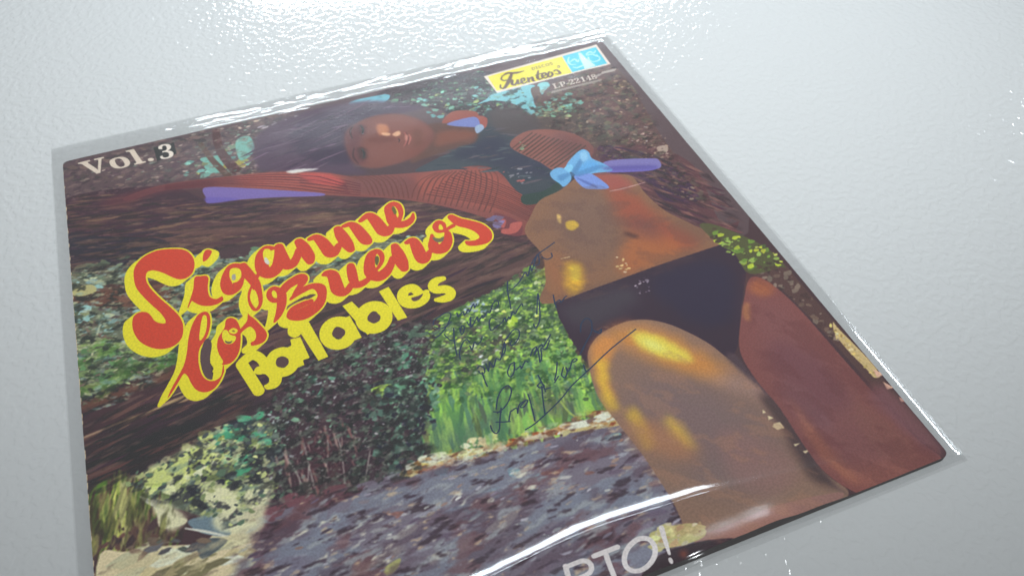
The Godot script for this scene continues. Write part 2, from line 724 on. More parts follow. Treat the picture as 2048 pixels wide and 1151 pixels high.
	dabs([250.4, 49.8, 266.6, 51.2, 268.0, 61.7, 254.6, 61.3], 70, [Color(0.470, 0.661, 0.533), Color(0.636, 0.692, 0.489), Color(0.373, 0.544, 0.478)], 2.8, 1.6, 3, 50)
	dabs([276.8, 42.4, 307.5, 38.6, 301.1, 105.4, 298.0, 121.9, 276.8, 100.3, 268.5, 74.0], 90, [Color(0.772, 0.629, 0.511), Color(0.625, 0.533, 0.467), Color(0.678, 0.608, 0.576)], 1.9, 1.0, 3, 40)
	fill([303.6, 45.1, 308.4, 43.3, 308.8, 47.7, 303.7, 48.9], Color(0.772, 0.650, 0.478))
	fill([261.9, 94.5, 293.6, 102.5, 307.8, 125.8, 298.4, 166.7, 307.5, 170.3, 287.2, 180.8, 276.7, 150.4, 265.3, 117.5], Color(0.373, 0.190, 0.214))
	fill([268.7, 92.6, 294.2, 112.6, 298.0, 121.9, 297.5, 148.8, 280.2, 143.9, 277.9, 126.7, 263.8, 114.8], Color(0.228, 0.070, 0.231))
	dabs([264.4, 95.4, 307.8, 125.8, 307.1, 166.3, 289.0, 177.9, 276.1, 146.3], 260, [Color(0.422, 0.243, 0.247), Color(0.305, 0.121, 0.196), Color(0.470, 0.303, 0.278), Color(0.261, 0.089, 0.176)], 9, 1.4, 53, 12)
	dabs([290.0, 91.9, 305.2, 97.9, 299.3, 122.4, 292.1, 110.9], 50, [Color(0.793, 0.661, 0.544), Color(0.678, 0.555, 0.511)], 2.2, 1.0, 3, 40)
	fill([296.7, 104.6, 302.5, 105.1, 300.5, 109.7, 295.9, 110.6], Color(0.720, 0.619, 0.555))


func trunk() -> void:
	fill([-1.5, 32.4, 40.5, 43.0, 111.1, 70.9, 169.9, 94.2, 214.4, 125.7, 214.4, 144.7, 212.2, 161.7, 190.5, 146.1, 127.7, 106.6, 58.2, 93.6, -1.2, 90.8], Color(0.291, 0.134, 0.176))
	fill([-0.1, 31.0, 48.2, 40.8, 67.9, 59.9, 100.4, 73.5, 88.5, 83.6, 43.9, 77.2, -0.1, 67.0], Color(0.228, 0.070, 0.154))
	dabs([-0.8, 30.7, 67.9, 59.9, 133.6, 83.9, 209.8, 123.9, 210.8, 146.9, 128.6, 103.3, 57.7, 97.0, -1.0, 85.9], 420, [Color(0.291, 0.147, 0.176), Color(0.373, 0.226, 0.196), Color(0.210, 0.070, 0.130), Color(0.422, 0.289, 0.231), Color(0.458, 0.331, 0.263)], 16, 1.6, 13, 8)
	dabs([6.7, 47.4, 66.8, 67.3, 132.2, 89.3, 153.3, 105.4, 82.7, 88.8, 9.7, 74.4], 26, [Color(0.636, 0.511, 0.444), Color(0.549, 0.431, 0.372)], 7, 0.6, 13, 8)
	soft([44.6, 71.8, 98.3, 83.7, 135.9, 94.7, 129.5, 99.8, 82.0, 92.2, 45.1, 86.7], Color(0.504, 0.357, 0.263), 0.5, 6)
	fill([-1.3, 59.2, 14.8, 65.6, 43.5, 80.7, 39.8, 93.4, 8.9, 86.4, -1.1, 84.1], Color(0.121, 0.070, 0.154))
	dabs([-0.8, 48.2, 45.2, 66.4, 41.9, 94.3, -1.1, 84.1], 120, [Color(0.170, 0.070, 0.154), Color(0.261, 0.147, 0.176)], 12, 1.5, 13, 8)
	fill([-0.8, 85.9, 26.4, 91.6, 61.6, 102.0, 102.3, 111.1, 162.8, 124.2, 155.2, 132.1, 121.0, 132.5, 87.1, 138.9, 57.9, 154.9, 34.3, 159.8, -1.9, 165.7], Color(0.434, 0.454, 0.359))
	dabs([-0.8, 85.9, 61.6, 102.0, 57.9, 154.9, 34.1, 161.2, -1.5, 165.8], 700, [Color(0.398, 0.454, 0.347), Color(0.305, 0.370, 0.278), Color(0.527, 0.555, 0.432), Color(0.470, 0.382, 0.320), Color(0.333, 0.274, 0.263), Color(0.560, 0.608, 0.555)], 5, 2.2, 13, 40)
	dabs([-0.2, 91.2, 26.1, 94.9, 32.7, 117.3, 19.9, 139.8, -0.3, 134.8], 130, [Color(0.636, 0.763, 0.751), Color(0.720, 0.743, 0.597), Color(0.560, 0.712, 0.680)], 4, 1.8, 13, 35)
	fill([-0.4, 97.1, 18.7, 102.7, 38.3, 106.5, 41.0, 120.6, 17.7, 115.2, 0.3, 104.5], Color(0.422, 0.243, 0.176))
	dabs([-0.4, 97.1, 38.3, 106.5, 40.9, 122.2, 0.2, 105.1], 60, [Color(0.470, 0.303, 0.231), Color(0.347, 0.190, 0.154)], 10, 1.8, 13, 10)
	fill([-0.4, 96.1, 8.3, 96.6, 10.1, 101.9, 1.5, 101.7], Color(0.782, 0.743, 0.489))
	brush([-0.1, 131.3, 0.39, 20.0, 138.1, 0.58, 37.5, 149.7, 0.34], Color(0.782, 0.773, 0.608))
	brush([13.9, 137.4, 0.39, 23.1, 149.8, 0.57, 27.9, 162.8, 0.32], Color(0.782, 0.773, 0.608))
	brush([-0.8, 145.9, 0.37, 9.3, 144.3, 0.57, 27.9, 143.0, 0.34], Color(0.782, 0.773, 0.608))
	brush([-0.3, 154.4, 0.37, 5.0, 164.5, 0.54, 6.6, 169.1, 0.31], Color(0.782, 0.773, 0.608))
	brush([10.9, 121.3, 0.40, 6.9, 134.7, 0.58, 5.4, 142.7, 0.33], Color(0.782, 0.773, 0.608))
	brush([7.4, 170.7, 0.35, 14.3, 157.4, 0.55, 16.7, 152.9, 0.33], Color(0.782, 0.773, 0.608))
	dabs([1.7, 135.5, 35.9, 146.2, 36.4, 159.3, 18.0, 161.6, -0.2, 163.7], 140, [Color(0.373, 0.544, 0.320), Color(0.493, 0.587, 0.347), Color(0.291, 0.442, 0.263)], 6, 3.2, 13, 60)
	dabs([40.4, 107.3, 60.6, 108.5, 68.2, 131.4, 56.3, 151.3, 35.6, 149.0], 90, [Color(0.604, 0.692, 0.511), Color(0.720, 0.712, 0.511), Color(0.582, 0.712, 0.700)], 3.4, 1.6, 13, 40)
	fill([48.5, 96.9, 60.1, 96.2, 66.3, 101.1, 60.6, 108.5, 51.6, 107.7], Color(0.516, 0.619, 0.489))
	fill([80.2, 102.4, 94.1, 104.3, 102.3, 111.1, 91.8, 115.7, 80.6, 113.0], Color(0.516, 0.619, 0.489))
	fill([103.7, 104.5, 127.1, 109.3, 134.5, 118.5, 119.5, 119.7, 103.7, 115.2], Color(0.516, 0.619, 0.489))
	dabs([75.8, 100.6, 136.8, 110.2, 162.8, 124.2, 127.0, 128.0, 89.5, 126.8], 60, [Color(0.625, 0.763, 0.649), Color(0.458, 0.608, 0.432), Color(0.678, 0.753, 0.721)], 4, 2, 13, 30)
	dabs([47.8, 135.9, 90.8, 120.5, 106.6, 133.5, 94.2, 148.0, 63.9, 157.3], 60, [Color(0.470, 0.331, 0.263), Color(0.560, 0.407, 0.320)], 10, 2.4, -9, 8)
	fill([-0.8, 163.8, 34.2, 160.4, 57.8, 155.4, 84.7, 150.5, 103.8, 145.5, 134.9, 134.5, 162.8, 124.2, 193.6, 138.2, 210.4, 153.9, 207.5, 166.7, 171.9, 169.2, 146.7, 173.5, 117.9, 178.7, 85.9, 185.8, 57.2, 196.8, 29.3, 202.9, 1.6, 208.1], Color(0.261, 0.121, 0.154))
	fill([84.7, 150.5, 134.0, 137.6, 166.2, 129.2, 195.2, 140.7, 208.2, 153.1, 206.6, 162.9, 172.4, 167.8, 147.6, 170.8, 109.9, 175.5, 81.3, 167.1], Color(0.360, 0.226, 0.214))
	dabs([-0.5, 164.9, 57.7, 156.3, 103.8, 145.5, 161.7, 127.5, 203.8, 151.3, 172.4, 167.8, 118.3, 177.3, 57.4, 195.6, 2.3, 206.1], 420, [Color(0.291, 0.147, 0.196), Color(0.191, 0.070, 0.154), Color(0.385, 0.243, 0.214), Color(0.333, 0.208, 0.214)], 16, 1.5, -9, 7)
	soft([0.1, 164.1, 34.2, 160.4, 36.8, 164.2, 1.8, 167.9], Color(0.504, 0.303, 0.176), 0.7, 3)
	soft([57.7, 156.3, 75.4, 152.9, 73.9, 161.2, 56.8, 161.7], Color(0.516, 0.357, 0.247), 0.6, 3)
	soft([-0.3, 187.6, 31.9, 180.4, 53.7, 181.2, 68.5, 189.7, 51.4, 195.8, 27.7, 199.9, 2.1, 206.0], Color(0.121, 0.070, 0.101), 0.75, 8)
	soft([0.2, 194.9, 28.9, 189.4, 48.1, 191.9, 29.5, 200.6, 2.0, 207.1], Color(0.070, 0.070, 0.070), 0.6, 6)
	dabs([0.2, 180.4, 32.5, 175.4, 59.5, 183.4, 55.9, 192.5, 2.3, 205.0], 110, [Color(0.210, 0.089, 0.154), Color(0.070, 0.070, 0.070), Color(0.347, 0.190, 0.176)], 14, 1.4, -9, 7)
	dabs([26.5, 175.6, 46.8, 173.1, 45.8, 180.7, 27.9, 181.4], 14, [Color(0.782, 0.671, 0.478), Color(0.678, 0.544, 0.397)], 11, 1.0, -9, 6)
	dabs([3.0, 180.3, 18.5, 177.6, 18.1, 182.6, 3.7, 184.3], 10, [Color(0.678, 0.544, 0.372), Color(0.625, 0.499, 0.397)], 13, 0.8, -9, 6)


func thicket() -> void:
	fill([93.6, 188.9, 121.9, 180.3, 151.3, 173.8, 176.6, 169.5, 206.4, 164.6, 201.8, 184.3, 199.1, 207.9, 198.1, 230.3, 198.9, 245.3, 201.0, 252.6, 173.0, 246.5, 144.0, 244.8, 122.6, 241.1, 123.8, 224.5, 111.6, 201.4], Color(0.385, 0.511, 0.278))
	dabs([145.4, 177.6, 176.6, 169.5, 207.0, 163.1, 199.1, 207.9, 199.5, 244.2, 173.9, 244.4, 144.5, 237.7, 136.9, 216.8, 135.5, 194.3], 1500, [Color(0.422, 0.587, 0.263), Color(0.291, 0.431, 0.231), Color(0.538, 0.712, 0.278), Color(0.373, 0.454, 0.320), Color(0.244, 0.357, 0.247), Color(0.625, 0.773, 0.263)], 3.4, 2.0, -6, 50)
	dabs([150.4, 176.5, 203.3, 171.8, 200.9, 214.5, 194.5, 223.3, 167.0, 206.8, 149.0, 193.9], 160, [Color(0.813, 0.933, 0.292), Color(0.678, 0.863, 0.263), Color(0.854, 0.913, 0.649), Color(0.731, 0.873, 0.649)], 2.6, 1.6, -6, 45)
	dabs([145.9, 189.8, 166.8, 183.0, 181.0, 200.7, 176.9, 216.4, 155.5, 213.4, 140.1, 207.3], 200, [Color(0.347, 0.331, 0.263), Color(0.228, 0.259, 0.196), Color(0.458, 0.442, 0.347)], 3.2, 2.0, -6, 50)
	fill([177.2, 187.8, 182.2, 186.0, 181.5, 191.3, 177.4, 193.3], Color(0.741, 0.873, 0.214))
	dabs([164.0, 171.0, 172.4, 171.1, 170.9, 178.4, 164.1, 177.3], 14, [Color(0.731, 0.813, 0.880), Color(0.678, 0.753, 0.801)], 3, 1.8, -6, 40)
	dabs([155.2, 202.1, 171.0, 202.6, 167.1, 212.5, 154.5, 210.3], 20, [Color(0.772, 0.833, 0.791), Color(0.864, 0.893, 0.850)], 2.6, 1.3, -6, 50)
	soft([133.1, 215.3, 156.4, 211.0, 180.9, 206.6, 196.6, 218.5, 198.8, 238.7, 190.8, 246.0, 166.5, 241.4, 133.1, 240.5, 124.7, 234.7], Color(0.560, 0.753, 0.320), 0.85, 10)
	dabs([129.0, 221.5, 155.5, 213.4, 191.3, 215.0, 197.7, 240.9, 173.9, 244.4, 144.7, 242.7, 125.5, 238.7], 420, [Color(0.604, 0.803, 0.320), Color(0.493, 0.692, 0.320), Color(0.678, 0.863, 0.347), Color(0.422, 0.608, 0.347), Color(0.373, 0.565, 0.397)], 15, 2.4, -79, 14)
	soft([126.8, 228.2, 149.6, 229.6, 159.8, 231.1, 152.9, 243.5, 132.3, 242.6, 124.4, 241.8], Color(0.347, 0.488, 0.397), 0.8, 8)
	soft([177.8, 227.7, 189.4, 229.6, 188.2, 237.1, 179.6, 241.5, 171.1, 235.6], Color(0.470, 0.477, 0.359), 0.8, 5)
	dabs([151.2, 225.1, 186.4, 231.1, 183.3, 243.0, 148.2, 239.1], 60, [Color(0.347, 0.431, 0.320), Color(0.422, 0.522, 0.292)], 9, 1.4, -79, 18)
	brush([182.5, 234.9, 0.36, 183.8, 241.9, 0.44, 187.0, 247.0, 0.33], Color(0.678, 0.753, 0.372))
	brush([168.3, 237.1, 0.33, 169.3, 242.5, 0.43, 170.0, 245.8, 0.32], Color(0.657, 0.712, 0.347))
	fill([80.0, 173.7, 97.9, 170.7, 116.1, 169.0, 133.1, 172.8, 150.4, 176.5, 141.1, 190.8, 134.3, 205.0, 129.4, 226.7, 120.2, 242.5, 107.6, 244.5, 77.5, 241.5, 59.7, 236.7, 53.9, 216.2, 58.4, 201.1], Color(0.228, 0.121, 0.176))
	dabs([58.4, 201.1, 97.9, 170.7, 145.4, 177.6, 131.2, 214.5, 127.2, 233.3, 117.7, 243.9, 77.5, 241.5, 56.6, 233.2, 50.7, 212.6], 1100, [Color(0.210, 0.089, 0.154), Color(0.121, 0.089, 0.130), Color(0.305, 0.317, 0.263), Color(0.360, 0.274, 0.278), Color(0.070, 0.070, 0.070), Color(0.276, 0.370, 0.306)], 3.4, 1.9, -6, 55)
	dabs([58.4, 201.1, 76.6, 190.2, 109.2, 178.1, 141.9, 188.2, 134.3, 205.0, 106.5, 188.5, 72.3, 211.5, 57.5, 217.6], 150, [Color(0.385, 0.608, 0.500), Color(0.493, 0.661, 0.533), Color(0.291, 0.511, 0.397)], 3.2, 1.8, -6, 50)
	dabs([62.6, 200.2, 109.9, 175.5, 144.5, 180.3, 127.5, 226.0, 96.8, 226.1, 61.7, 226.2], 210, [Color(0.710, 0.671, 0.649), Color(0.560, 0.565, 0.555), Color(0.678, 0.712, 0.700)], 1.7, 0.9, -6, 50)
	dabs([111.6, 201.4, 123.0, 199.2, 133.5, 207.4, 131.2, 214.5, 117.9, 209.3], 40, [Color(0.689, 0.803, 0.347), Color(0.625, 0.743, 0.397)], 4.5, 2.2, -23, 20)
	fill([113.8, 198.2, 121.7, 199.2, 117.3, 202.6, 113.2, 202.0], Color(0.689, 0.823, 0.263))
	brush([100.8, 202.5, 0.67, 116.5, 199.3, 1.15, 128.1, 203.9, 1.15, 139.3, 209.7, 0.91], Color(0.090, 0.070, 0.130))
	dabs([121.9, 202.8, 138.9, 204.1, 132.7, 222.9, 118.2, 222.3], 110, [Color(0.422, 0.661, 0.511), Color(0.347, 0.544, 0.421), Color(0.560, 0.712, 0.576)], 4, 2.2, -6, 60)
	dabs([110.3, 206.2, 132.7, 209.8, 123.8, 243.9, 108.2, 242.4], 240, [Color(0.191, 0.259, 0.231), Color(0.090, 0.089, 0.176), Color(0.347, 0.488, 0.421)], 3.6, 2.4, -6, 60)
	soft([80.1, 212.2, 92.2, 212.0, 92.2, 236.1, 81.4, 240.8, 73.1, 235.3], Color(0.291, 0.089, 0.154), 0.7, 10)
	brush([90.4, 211.2, 0.19, 88.8, 222.9, 0.27, 84.3, 235.2, 0.18], Color(0.668, 0.619, 0.587))
	brush([93.7, 212.6, 0.19, 93.5, 224.8, 0.27, 90.7, 243.4, 0.18], Color(0.668, 0.619, 0.587))
	brush([80.7, 218.5, 0.19, 80.2, 231.3, 0.26, 80.2, 242.6, 0.18], Color(0.668, 0.619, 0.587))
	brush([71.4, 216.0, 0.19, 74.9, 226.9, 0.26, 76.4, 237.7, 0.18], Color(0.668, 0.619, 0.587))
	brush([80.6, 209.9, 0.19, 80.1, 226.6, 0.27, 76.5, 238.9, 0.18], Color(0.668, 0.619, 0.587))
	brush([104.0, 229.0, 0.19, 101.4, 235.0, 0.27, 98.8, 241.0, 0.18], Color(0.668, 0.619, 0.587))
	brush([72.7, 223.7, 0.18, 75.5, 229.5, 0.26, 74.9, 236.0, 0.18], Color(0.668, 0.619, 0.587))
	dabs([67.7, 214.6, 99.7, 214.9, 91.9, 245.0, 73.8, 241.1], 80, [Color(0.504, 0.331, 0.320), Color(0.625, 0.499, 0.467)], 8, 0.8, 89, 14)
	fill([13.9, 208.4, 29.3, 202.9, 57.2, 196.8, 67.2, 196.9, 72.3, 211.5, 61.7, 226.2, 50.0, 239.3, 26.8, 223.6, 11.5, 215.3], Color(0.347, 0.370, 0.292))
	dabs([12.1, 207.7, 29.3, 202.9, 59.3, 196.4, 72.3, 211.5, 62.6, 231.2, 49.7, 241.3, 30.6, 222.9], 500, [Color(0.446, 0.499, 0.292), Color(0.228, 0.226, 0.231), Color(0.347, 0.454, 0.347), Color(0.121, 0.121, 0.196), Color(0.549, 0.608, 0.347)], 4.2, 2.4, -6, 60)
	dabs([49.2, 197.4, 67.2, 196.9, 65.9, 213.9, 53.5, 218.4], 80, [Color(0.291, 0.661, 0.478), Color(0.385, 0.712, 0.544)], 4.5, 2.4, -6, 50)
	dabs([17.5, 208.7, 35.1, 201.6, 58.4, 201.1, 53.9, 216.2, 36.9, 216.4, 27.6, 217.3], 110, [Color(0.874, 0.893, 0.555), Color(0.782, 0.833, 0.444), Color(0.934, 0.943, 0.700)], 4.4, 2.6, -6, 60)
	fill([38.7, 203.1, 46.1, 204.8, 43.6, 211.7, 40.8, 208.7], Color(0.884, 0.913, 0.544))
	fill([20.5, 206.5, 29.0, 205.2, 32.3, 208.8, 29.9, 213.6, 20.9, 211.2], Color(0.884, 0.913, 0.544))
	fill([42.6, 196.0, 47.4, 196.7, 47.8, 200.6, 43.8, 201.4], Color(0.884, 0.913, 0.544))
	fill([31.8, 205.1, 37.7, 203.8, 35.6, 212.4, 31.9, 212.1], Color(0.884, 0.913, 0.544))
	fill([40.6, 223.5, 47.0, 223.8, 51.9, 228.0, 51.7, 234.6, 48.8, 237.8, 45.5, 233.2, 41.7, 228.4], Color(0.969, 0.969, 0.700))
	fill([55.4, 229.4, 61.5, 227.3, 64.6, 230.8, 61.6, 236.3, 59.1, 239.7, 55.4, 234.9], Color(0.969, 0.969, 0.700))
	dabs([38.2, 220.4, 65.4, 226.6, 62.4, 242.1, 48.0, 240.6], 70, [Color(0.782, 0.873, 0.432), Color(0.678, 0.763, 0.489)], 3.4, 2, -6, 50)
	fill([0.9, 207.8, 11.5, 204.0, 17.4, 209.8, 23.4, 222.2, 25.6, 233.9, 13.2, 235.2, 0.7, 232.2], Color(0.422, 0.511, 0.154))
	soft([1.2, 207.9, 9.6, 204.5, 10.9, 211.7, 7.7, 218.2, 0.9, 218.7], Color(0.291, 0.544, 0.070), 0.9, 5)
	dabs([1.5, 209.2, 15.7, 208.0, 27.8, 230.5, 28.7, 238.2, 9.7, 235.8, 0.9, 234.3], 420, [Color(0.470, 0.565, 0.231), Color(0.347, 0.431, 0.154), Color(0.614, 0.650, 0.292), Color(0.291, 0.190, 0.130), Color(0.538, 0.431, 0.292)], 11, 1.1, 103, 16)
	dabs([8.3, 209.6, 15.5, 210.2, 19.1, 229.1, 9.7, 235.8, 7.4, 232.8], 60, [Color(0.793, 0.793, 0.397), Color(0.731, 0.712, 0.432)], 13, 0.9, 103, 14)
	soft([15.9, 225.8, 29.2, 234.2, 25.2, 237.8, 11.5, 235.5], Color(0.385, 0.259, 0.231), 0.75, 5)
	dabs([1.9, 224.5, 29.4, 232.2, 32.0, 239.5, 1.3, 233.5], 80, [Color(0.422, 0.274, 0.231), Color(0.276, 0.169, 0.176)], 4, 2, 103, 50)


func ground() -> void:
	fill([51.0, 243.9, 77.5, 241.5, 104.4, 242.0, 131.3, 245.7, 163.0, 249.9, 188.3, 251.3, 203.6, 256.2, 203.9, 284.9, 201.9, 303.8, 206.4, 313.9, 177.9, 322.1, 103.3, 327.3, 41.3, 318.2, 35.0, 300.2, 46.5, 260.3], Color(0.493, 0.442, 0.500))
	dabs([48.7, 247.2, 104.4, 242.0, 163.0, 249.9, 203.6, 256.2, 201.9, 303.8, 177.9, 322.1, 71.7, 322.7, 36.5, 300.8], 420, [Color(0.422, 0.344, 0.421), Color(0.347, 0.259, 0.347), Color(0.527, 0.477, 0.544), Color(0.470, 0.454, 0.511), Color(0.385, 0.243, 0.292), Color(0.291, 0.226, 0.306)], 7, 1.8, -3, 14)
	dabs([51.7, 240.0, 93.5, 238.9, 95.4, 246.4, 71.4, 252.0, 62.7, 258.8, 51.4, 262.3], 60, [Color(0.398, 0.147, 0.214), Color(0.422, 0.226, 0.263)], 9, 4, -3, 20)
	dabs([48.4, 249.1, 101.2, 253.1, 147.3, 257.9, 195.0, 260.2, 204.6, 287.5, 173.1, 292.4, 79.6, 292.3], 220, [Color(0.614, 0.587, 0.639), Color(0.657, 0.661, 0.690), Color(0.560, 0.511, 0.576)], 6, 1.2, -3, 14)
	dabs([64.6, 249.3, 109.3, 251.9, 148.8, 253.9, 198.9, 256.8, 198.4, 266.4, 155.5, 268.0, 104.1, 269.2, 68.1, 267.0], 90, [Color(0.884, 0.873, 0.840), Color(0.793, 0.783, 0.771), Color(0.914, 0.903, 0.850)], 4.5, 1.0, -3, 18)
	dabs([77.5, 241.5, 111.1, 245.9, 171.2, 250.7, 201.5, 260.3, 200.8, 274.5, 123.5, 268.4], 110, [Color(0.710, 0.488, 0.372), Color(0.678, 0.382, 0.306), Color(0.813, 0.640, 0.511)], 3.4, 1.2, -3, 18)
	fill([102.1, 267.3, 108.4, 264.6, 111.9, 265.6, 110.3, 267.5, 104.2, 268.8], Color(0.924, 0.933, 0.850))
	fill([133.9, 277.3, 140.9, 274.3, 149.3, 273.3, 143.3, 278.4, 138.7, 280.0], Color(0.924, 0.933, 0.850))
	fill([112.2, 279.5, 120.6, 276.8, 133.7, 277.8, 130.7, 280.7, 122.7, 281.7, 112.9, 282.8], Color(0.924, 0.933, 0.850))
	fill([85.0, 271.7, 89.9, 270.1, 88.8, 272.2, 85.3, 273.8], Color(0.924, 0.933, 0.850))
	fill([162.6, 275.3, 167.4, 273.8, 167.5, 275.4, 163.1, 276.6], Color(0.924, 0.933, 0.850))
	fill([199.6, 281.0, 205.1, 282.7, 200.5, 283.2], Color(0.924, 0.933, 0.850))
	fill([95.9, 277.0, 102.2, 275.5, 100.3, 278.8, 96.3, 280.1], Color(0.874, 0.893, 0.372))
	soft([79.1, 273.3, 88.3, 272.6, 103.3, 271.9, 102.8, 273.7, 87.5, 275.7], Color(0.914, 0.793, 0.544), 0.6, 3)
	fill([124.9, 246.7, 130.3, 247.5, 127.9, 249.8, 124.7, 248.5], Color(0.373, 0.763, 0.821))
	fill([151.5, 256.1, 155.3, 258.3, 154.0, 261.7, 150.7, 259.7], Color(0.373, 0.763, 0.821))
	fill([192.3, 256.7, 198.4, 257.8, 197.2, 260.1, 192.3, 259.1], Color(0.373, 0.763, 0.821))
	dabs([129.6, 262.2, 161.5, 263.5, 167.7, 268.3, 134.4, 270.6, 122.8, 270.3], 60, [Color(0.604, 0.743, 0.771), Color(0.560, 0.629, 0.711)], 7, 1.1, -3, 14)
	soft([160.9, 274.6, 184.5, 277.2, 202.4, 287.7, 201.6, 293.0, 176.5, 285.2, 160.2, 280.9], Color(0.504, 0.576, 0.680), 0.55, 8)
	soft([52.7, 254.9, 75.6, 249.5, 89.3, 254.9, 75.9, 264.1, 56.8, 270.3], Color(0.470, 0.499, 0.618), 0.5, 8)
	soft([57.1, 250.5, 102.6, 248.1, 162.1, 252.0, 197.9, 258.9, 201.1, 286.1, 163.0, 292.5, 95.3, 298.5, 46.7, 288.1], Color(0.582, 0.544, 0.597), 0.4, 14)
	fill([112.1, 242.8, 123.0, 240.1, 144.4, 243.8, 160.9, 244.7, 175.6, 245.5, 190.0, 247.7, 205.5, 247.9, 205.6, 253.1, 199.9, 254.7, 176.0, 249.7, 151.6, 246.6, 131.3, 245.7, 115.2, 245.6], Color(0.884, 0.793, 0.533))
	dabs([114.2, 242.5, 144.7, 242.7, 176.0, 244.7, 205.9, 247.3, 205.3, 253.8, 171.9, 249.1, 131.1, 246.4, 115.2, 245.6], 330, [Color(0.969, 0.913, 0.649), Color(0.914, 0.763, 0.432), Color(0.969, 0.969, 0.850), Color(0.782, 0.555, 0.278), Color(0.516, 0.407, 0.306), Color(0.625, 0.274, 0.070)], 3.6, 1.6, -3, 24)
	fill([121.4, 238.7, 131.1, 240.2, 128.9, 243.6, 120.9, 241.6], Color(0.969, 0.969, 0.840))
	fill([177.6, 245.8, 190.2, 247.3, 204.0, 246.5, 205.4, 251.8, 192.9, 250.9, 180.6, 249.0], Color(0.965, 0.969, 0.880))
	soft([119.6, 244.2, 131.3, 245.7, 130.9, 246.8, 121.0, 246.1], Color(0.731, 0.208, 0.070), 0.8, 1.5)
	soft([150.0, 245.5, 175.0, 246.8, 181.2, 247.7, 174.5, 248.1, 151.4, 247.3], Color(0.678, 0.274, 0.070), 0.7, 1.5)
	dabs([140.0, 238.4, 151.8, 240.6, 150.2, 244.9, 138.5, 242.6], 50, [Color(0.934, 0.863, 0.649), Color(0.969, 0.943, 0.751)], 3, 1.6, -6, 50)
	fill([1.0, 238.4, 11.4, 236.5, 25.0, 239.8, 36.8, 243.5, 44.3, 241.3, 54.7, 243.7, 57.5, 248.6, 53.0, 253.0, 50.1, 259.8, 46.6, 270.0, 32.0, 299.0, -0.3, 301.7], Color(0.965, 0.893, 0.711))
	fill([45.4, 239.6, 55.1, 241.3, 57.2, 245.3, 52.7, 249.8, 45.0, 247.8], Color(0.965, 0.933, 0.741))
	dabs([2.7, 239.0, 36.7, 244.5, 50.4, 247.8, 45.3, 267.6, 4.3, 262.4], 70, [Color(0.969, 0.943, 0.761), Color(0.904, 0.843, 0.660), Color(0.934, 0.863, 0.649)], 14, 4, -3, 12)
	dabs([23.9, 248.5, 39.6, 248.7, 38.3, 257.1, 23.3, 254.1], 40, [Color(0.678, 0.619, 0.444), Color(0.582, 0.544, 0.372)], 8, 2, -9, 14)
	fill([21.9, 219.0, 26.1, 222.2, 28.9, 228.8, 33.4, 231.8, 31.9, 233.8, 24.1, 232.0, 23.4, 225.5], Color(0.945, 0.893, 0.731))
	fill([18.3, 215.8, 21.9, 218.8, 22.5, 221.9, 20.1, 219.4], Color(0.914, 0.913, 0.830))
	fill([33.8, 232.9, 43.5, 234.6, 47.7, 242.6, 45.6, 244.3, 37.4, 239.4], Color(0.470, 0.555, 0.597))
	brush([32.5, 235.6, 0.28, 39.1, 239.6, 0.56, 46.4, 244.6, 0.37], Color(0.914, 0.913, 0.850))
	fill([35.8, 244.1, 40.4, 242.9, 46.2, 246.2, 39.4, 249.6, 36.0, 249.3], Color(0.347, 0.382, 0.397))
	dabs([8.1, 234.2, 28.8, 237.2, 40.4, 242.9, 44.1, 242.2, 43.5, 246.1, 19.6, 240.8], 60, [Color(0.422, 0.407, 0.421), Color(0.333, 0.357, 0.320), Color(0.560, 0.454, 0.372)], 6, 2.2, -3, 40)
	soft([54.4, 245.3, 61.6, 246.0, 80.0, 246.9, 74.8, 253.4, 56.0, 256.2], Color(0.373, 0.259, 0.320), 0.8, 4)
	soften(3.0)
	soft([21.9, 219.0, 27.1, 221.5, 33.4, 231.8, 27.3, 234.9, 23.3, 226.5], Color(0.969, 0.952, 0.771), 0.9, 1.5)
	soft([39.7, 223.2, 48.0, 223.6, 53.1, 229.6, 50.2, 238.3, 43.8, 232.9], Color(0.969, 0.952, 0.771), 0.9, 1.5)
	soft([55.1, 229.3, 66.0, 228.4, 63.6, 236.0, 59.3, 240.8, 55.8, 235.6], Color(0.969, 0.952, 0.771), 0.9, 1.5)
	soft([43.5, 234.6, 59.3, 238.7, 57.8, 246.6, 44.2, 241.6], Color(0.969, 0.952, 0.771), 0.9, 1.5)
	mottle([1.9, 132.7, 56.0, 139.1, 57.9, 154.9, 34.4, 158.5, 0.2, 162.6], Color(0.504, 0.661, 0.263), 0.6, 14, 1.5, 13, 0.0)
	mottle([-0.7, 1.6, 105.6, -7.5, 138.0, 0.3, 112.8, 12.4, 94.3, 45.6, 48.2, 40.8, 0.3, 33.1], Color(0.560, 0.454, 0.421), 0.51, 4.8, 1.8, 3, 0.2)
	mottle([44.9, 1.8, 105.6, -7.5, 94.3, 45.6, 48.2, 40.8], Color(0.373, 0.407, 0.359), 0.51, 6.0, 1.5, 3, 0.18)
	mottle([170.7, 8.2, 239.8, 6.4, 245.9, 60.3, 216.4, 48.6, 196.9, 28.6, 178.6, 21.4], Color(0.070, 0.070, 0.070), 0.68, 6.8, 1.5, 3, 0.05)
	mottle([170.7, 8.2, 239.8, 6.4, 245.9, 60.3, 216.4, 48.6, 196.9, 28.6, 178.6, 21.4], Color(0.516, 0.702, 0.597), 0.51, 4.5, 1.5, 3, 0.18)
	mottle([248.8, 44.1, 265.4, 32.7, 308.4, 26.9, 303.1, 101.7, 301.3, 152.2, 271.9, 115.9, 248.5, 71.7], Color(0.170, 0.070, 0.070), 0.68, 7.5, 1.5, 3, 0.05)
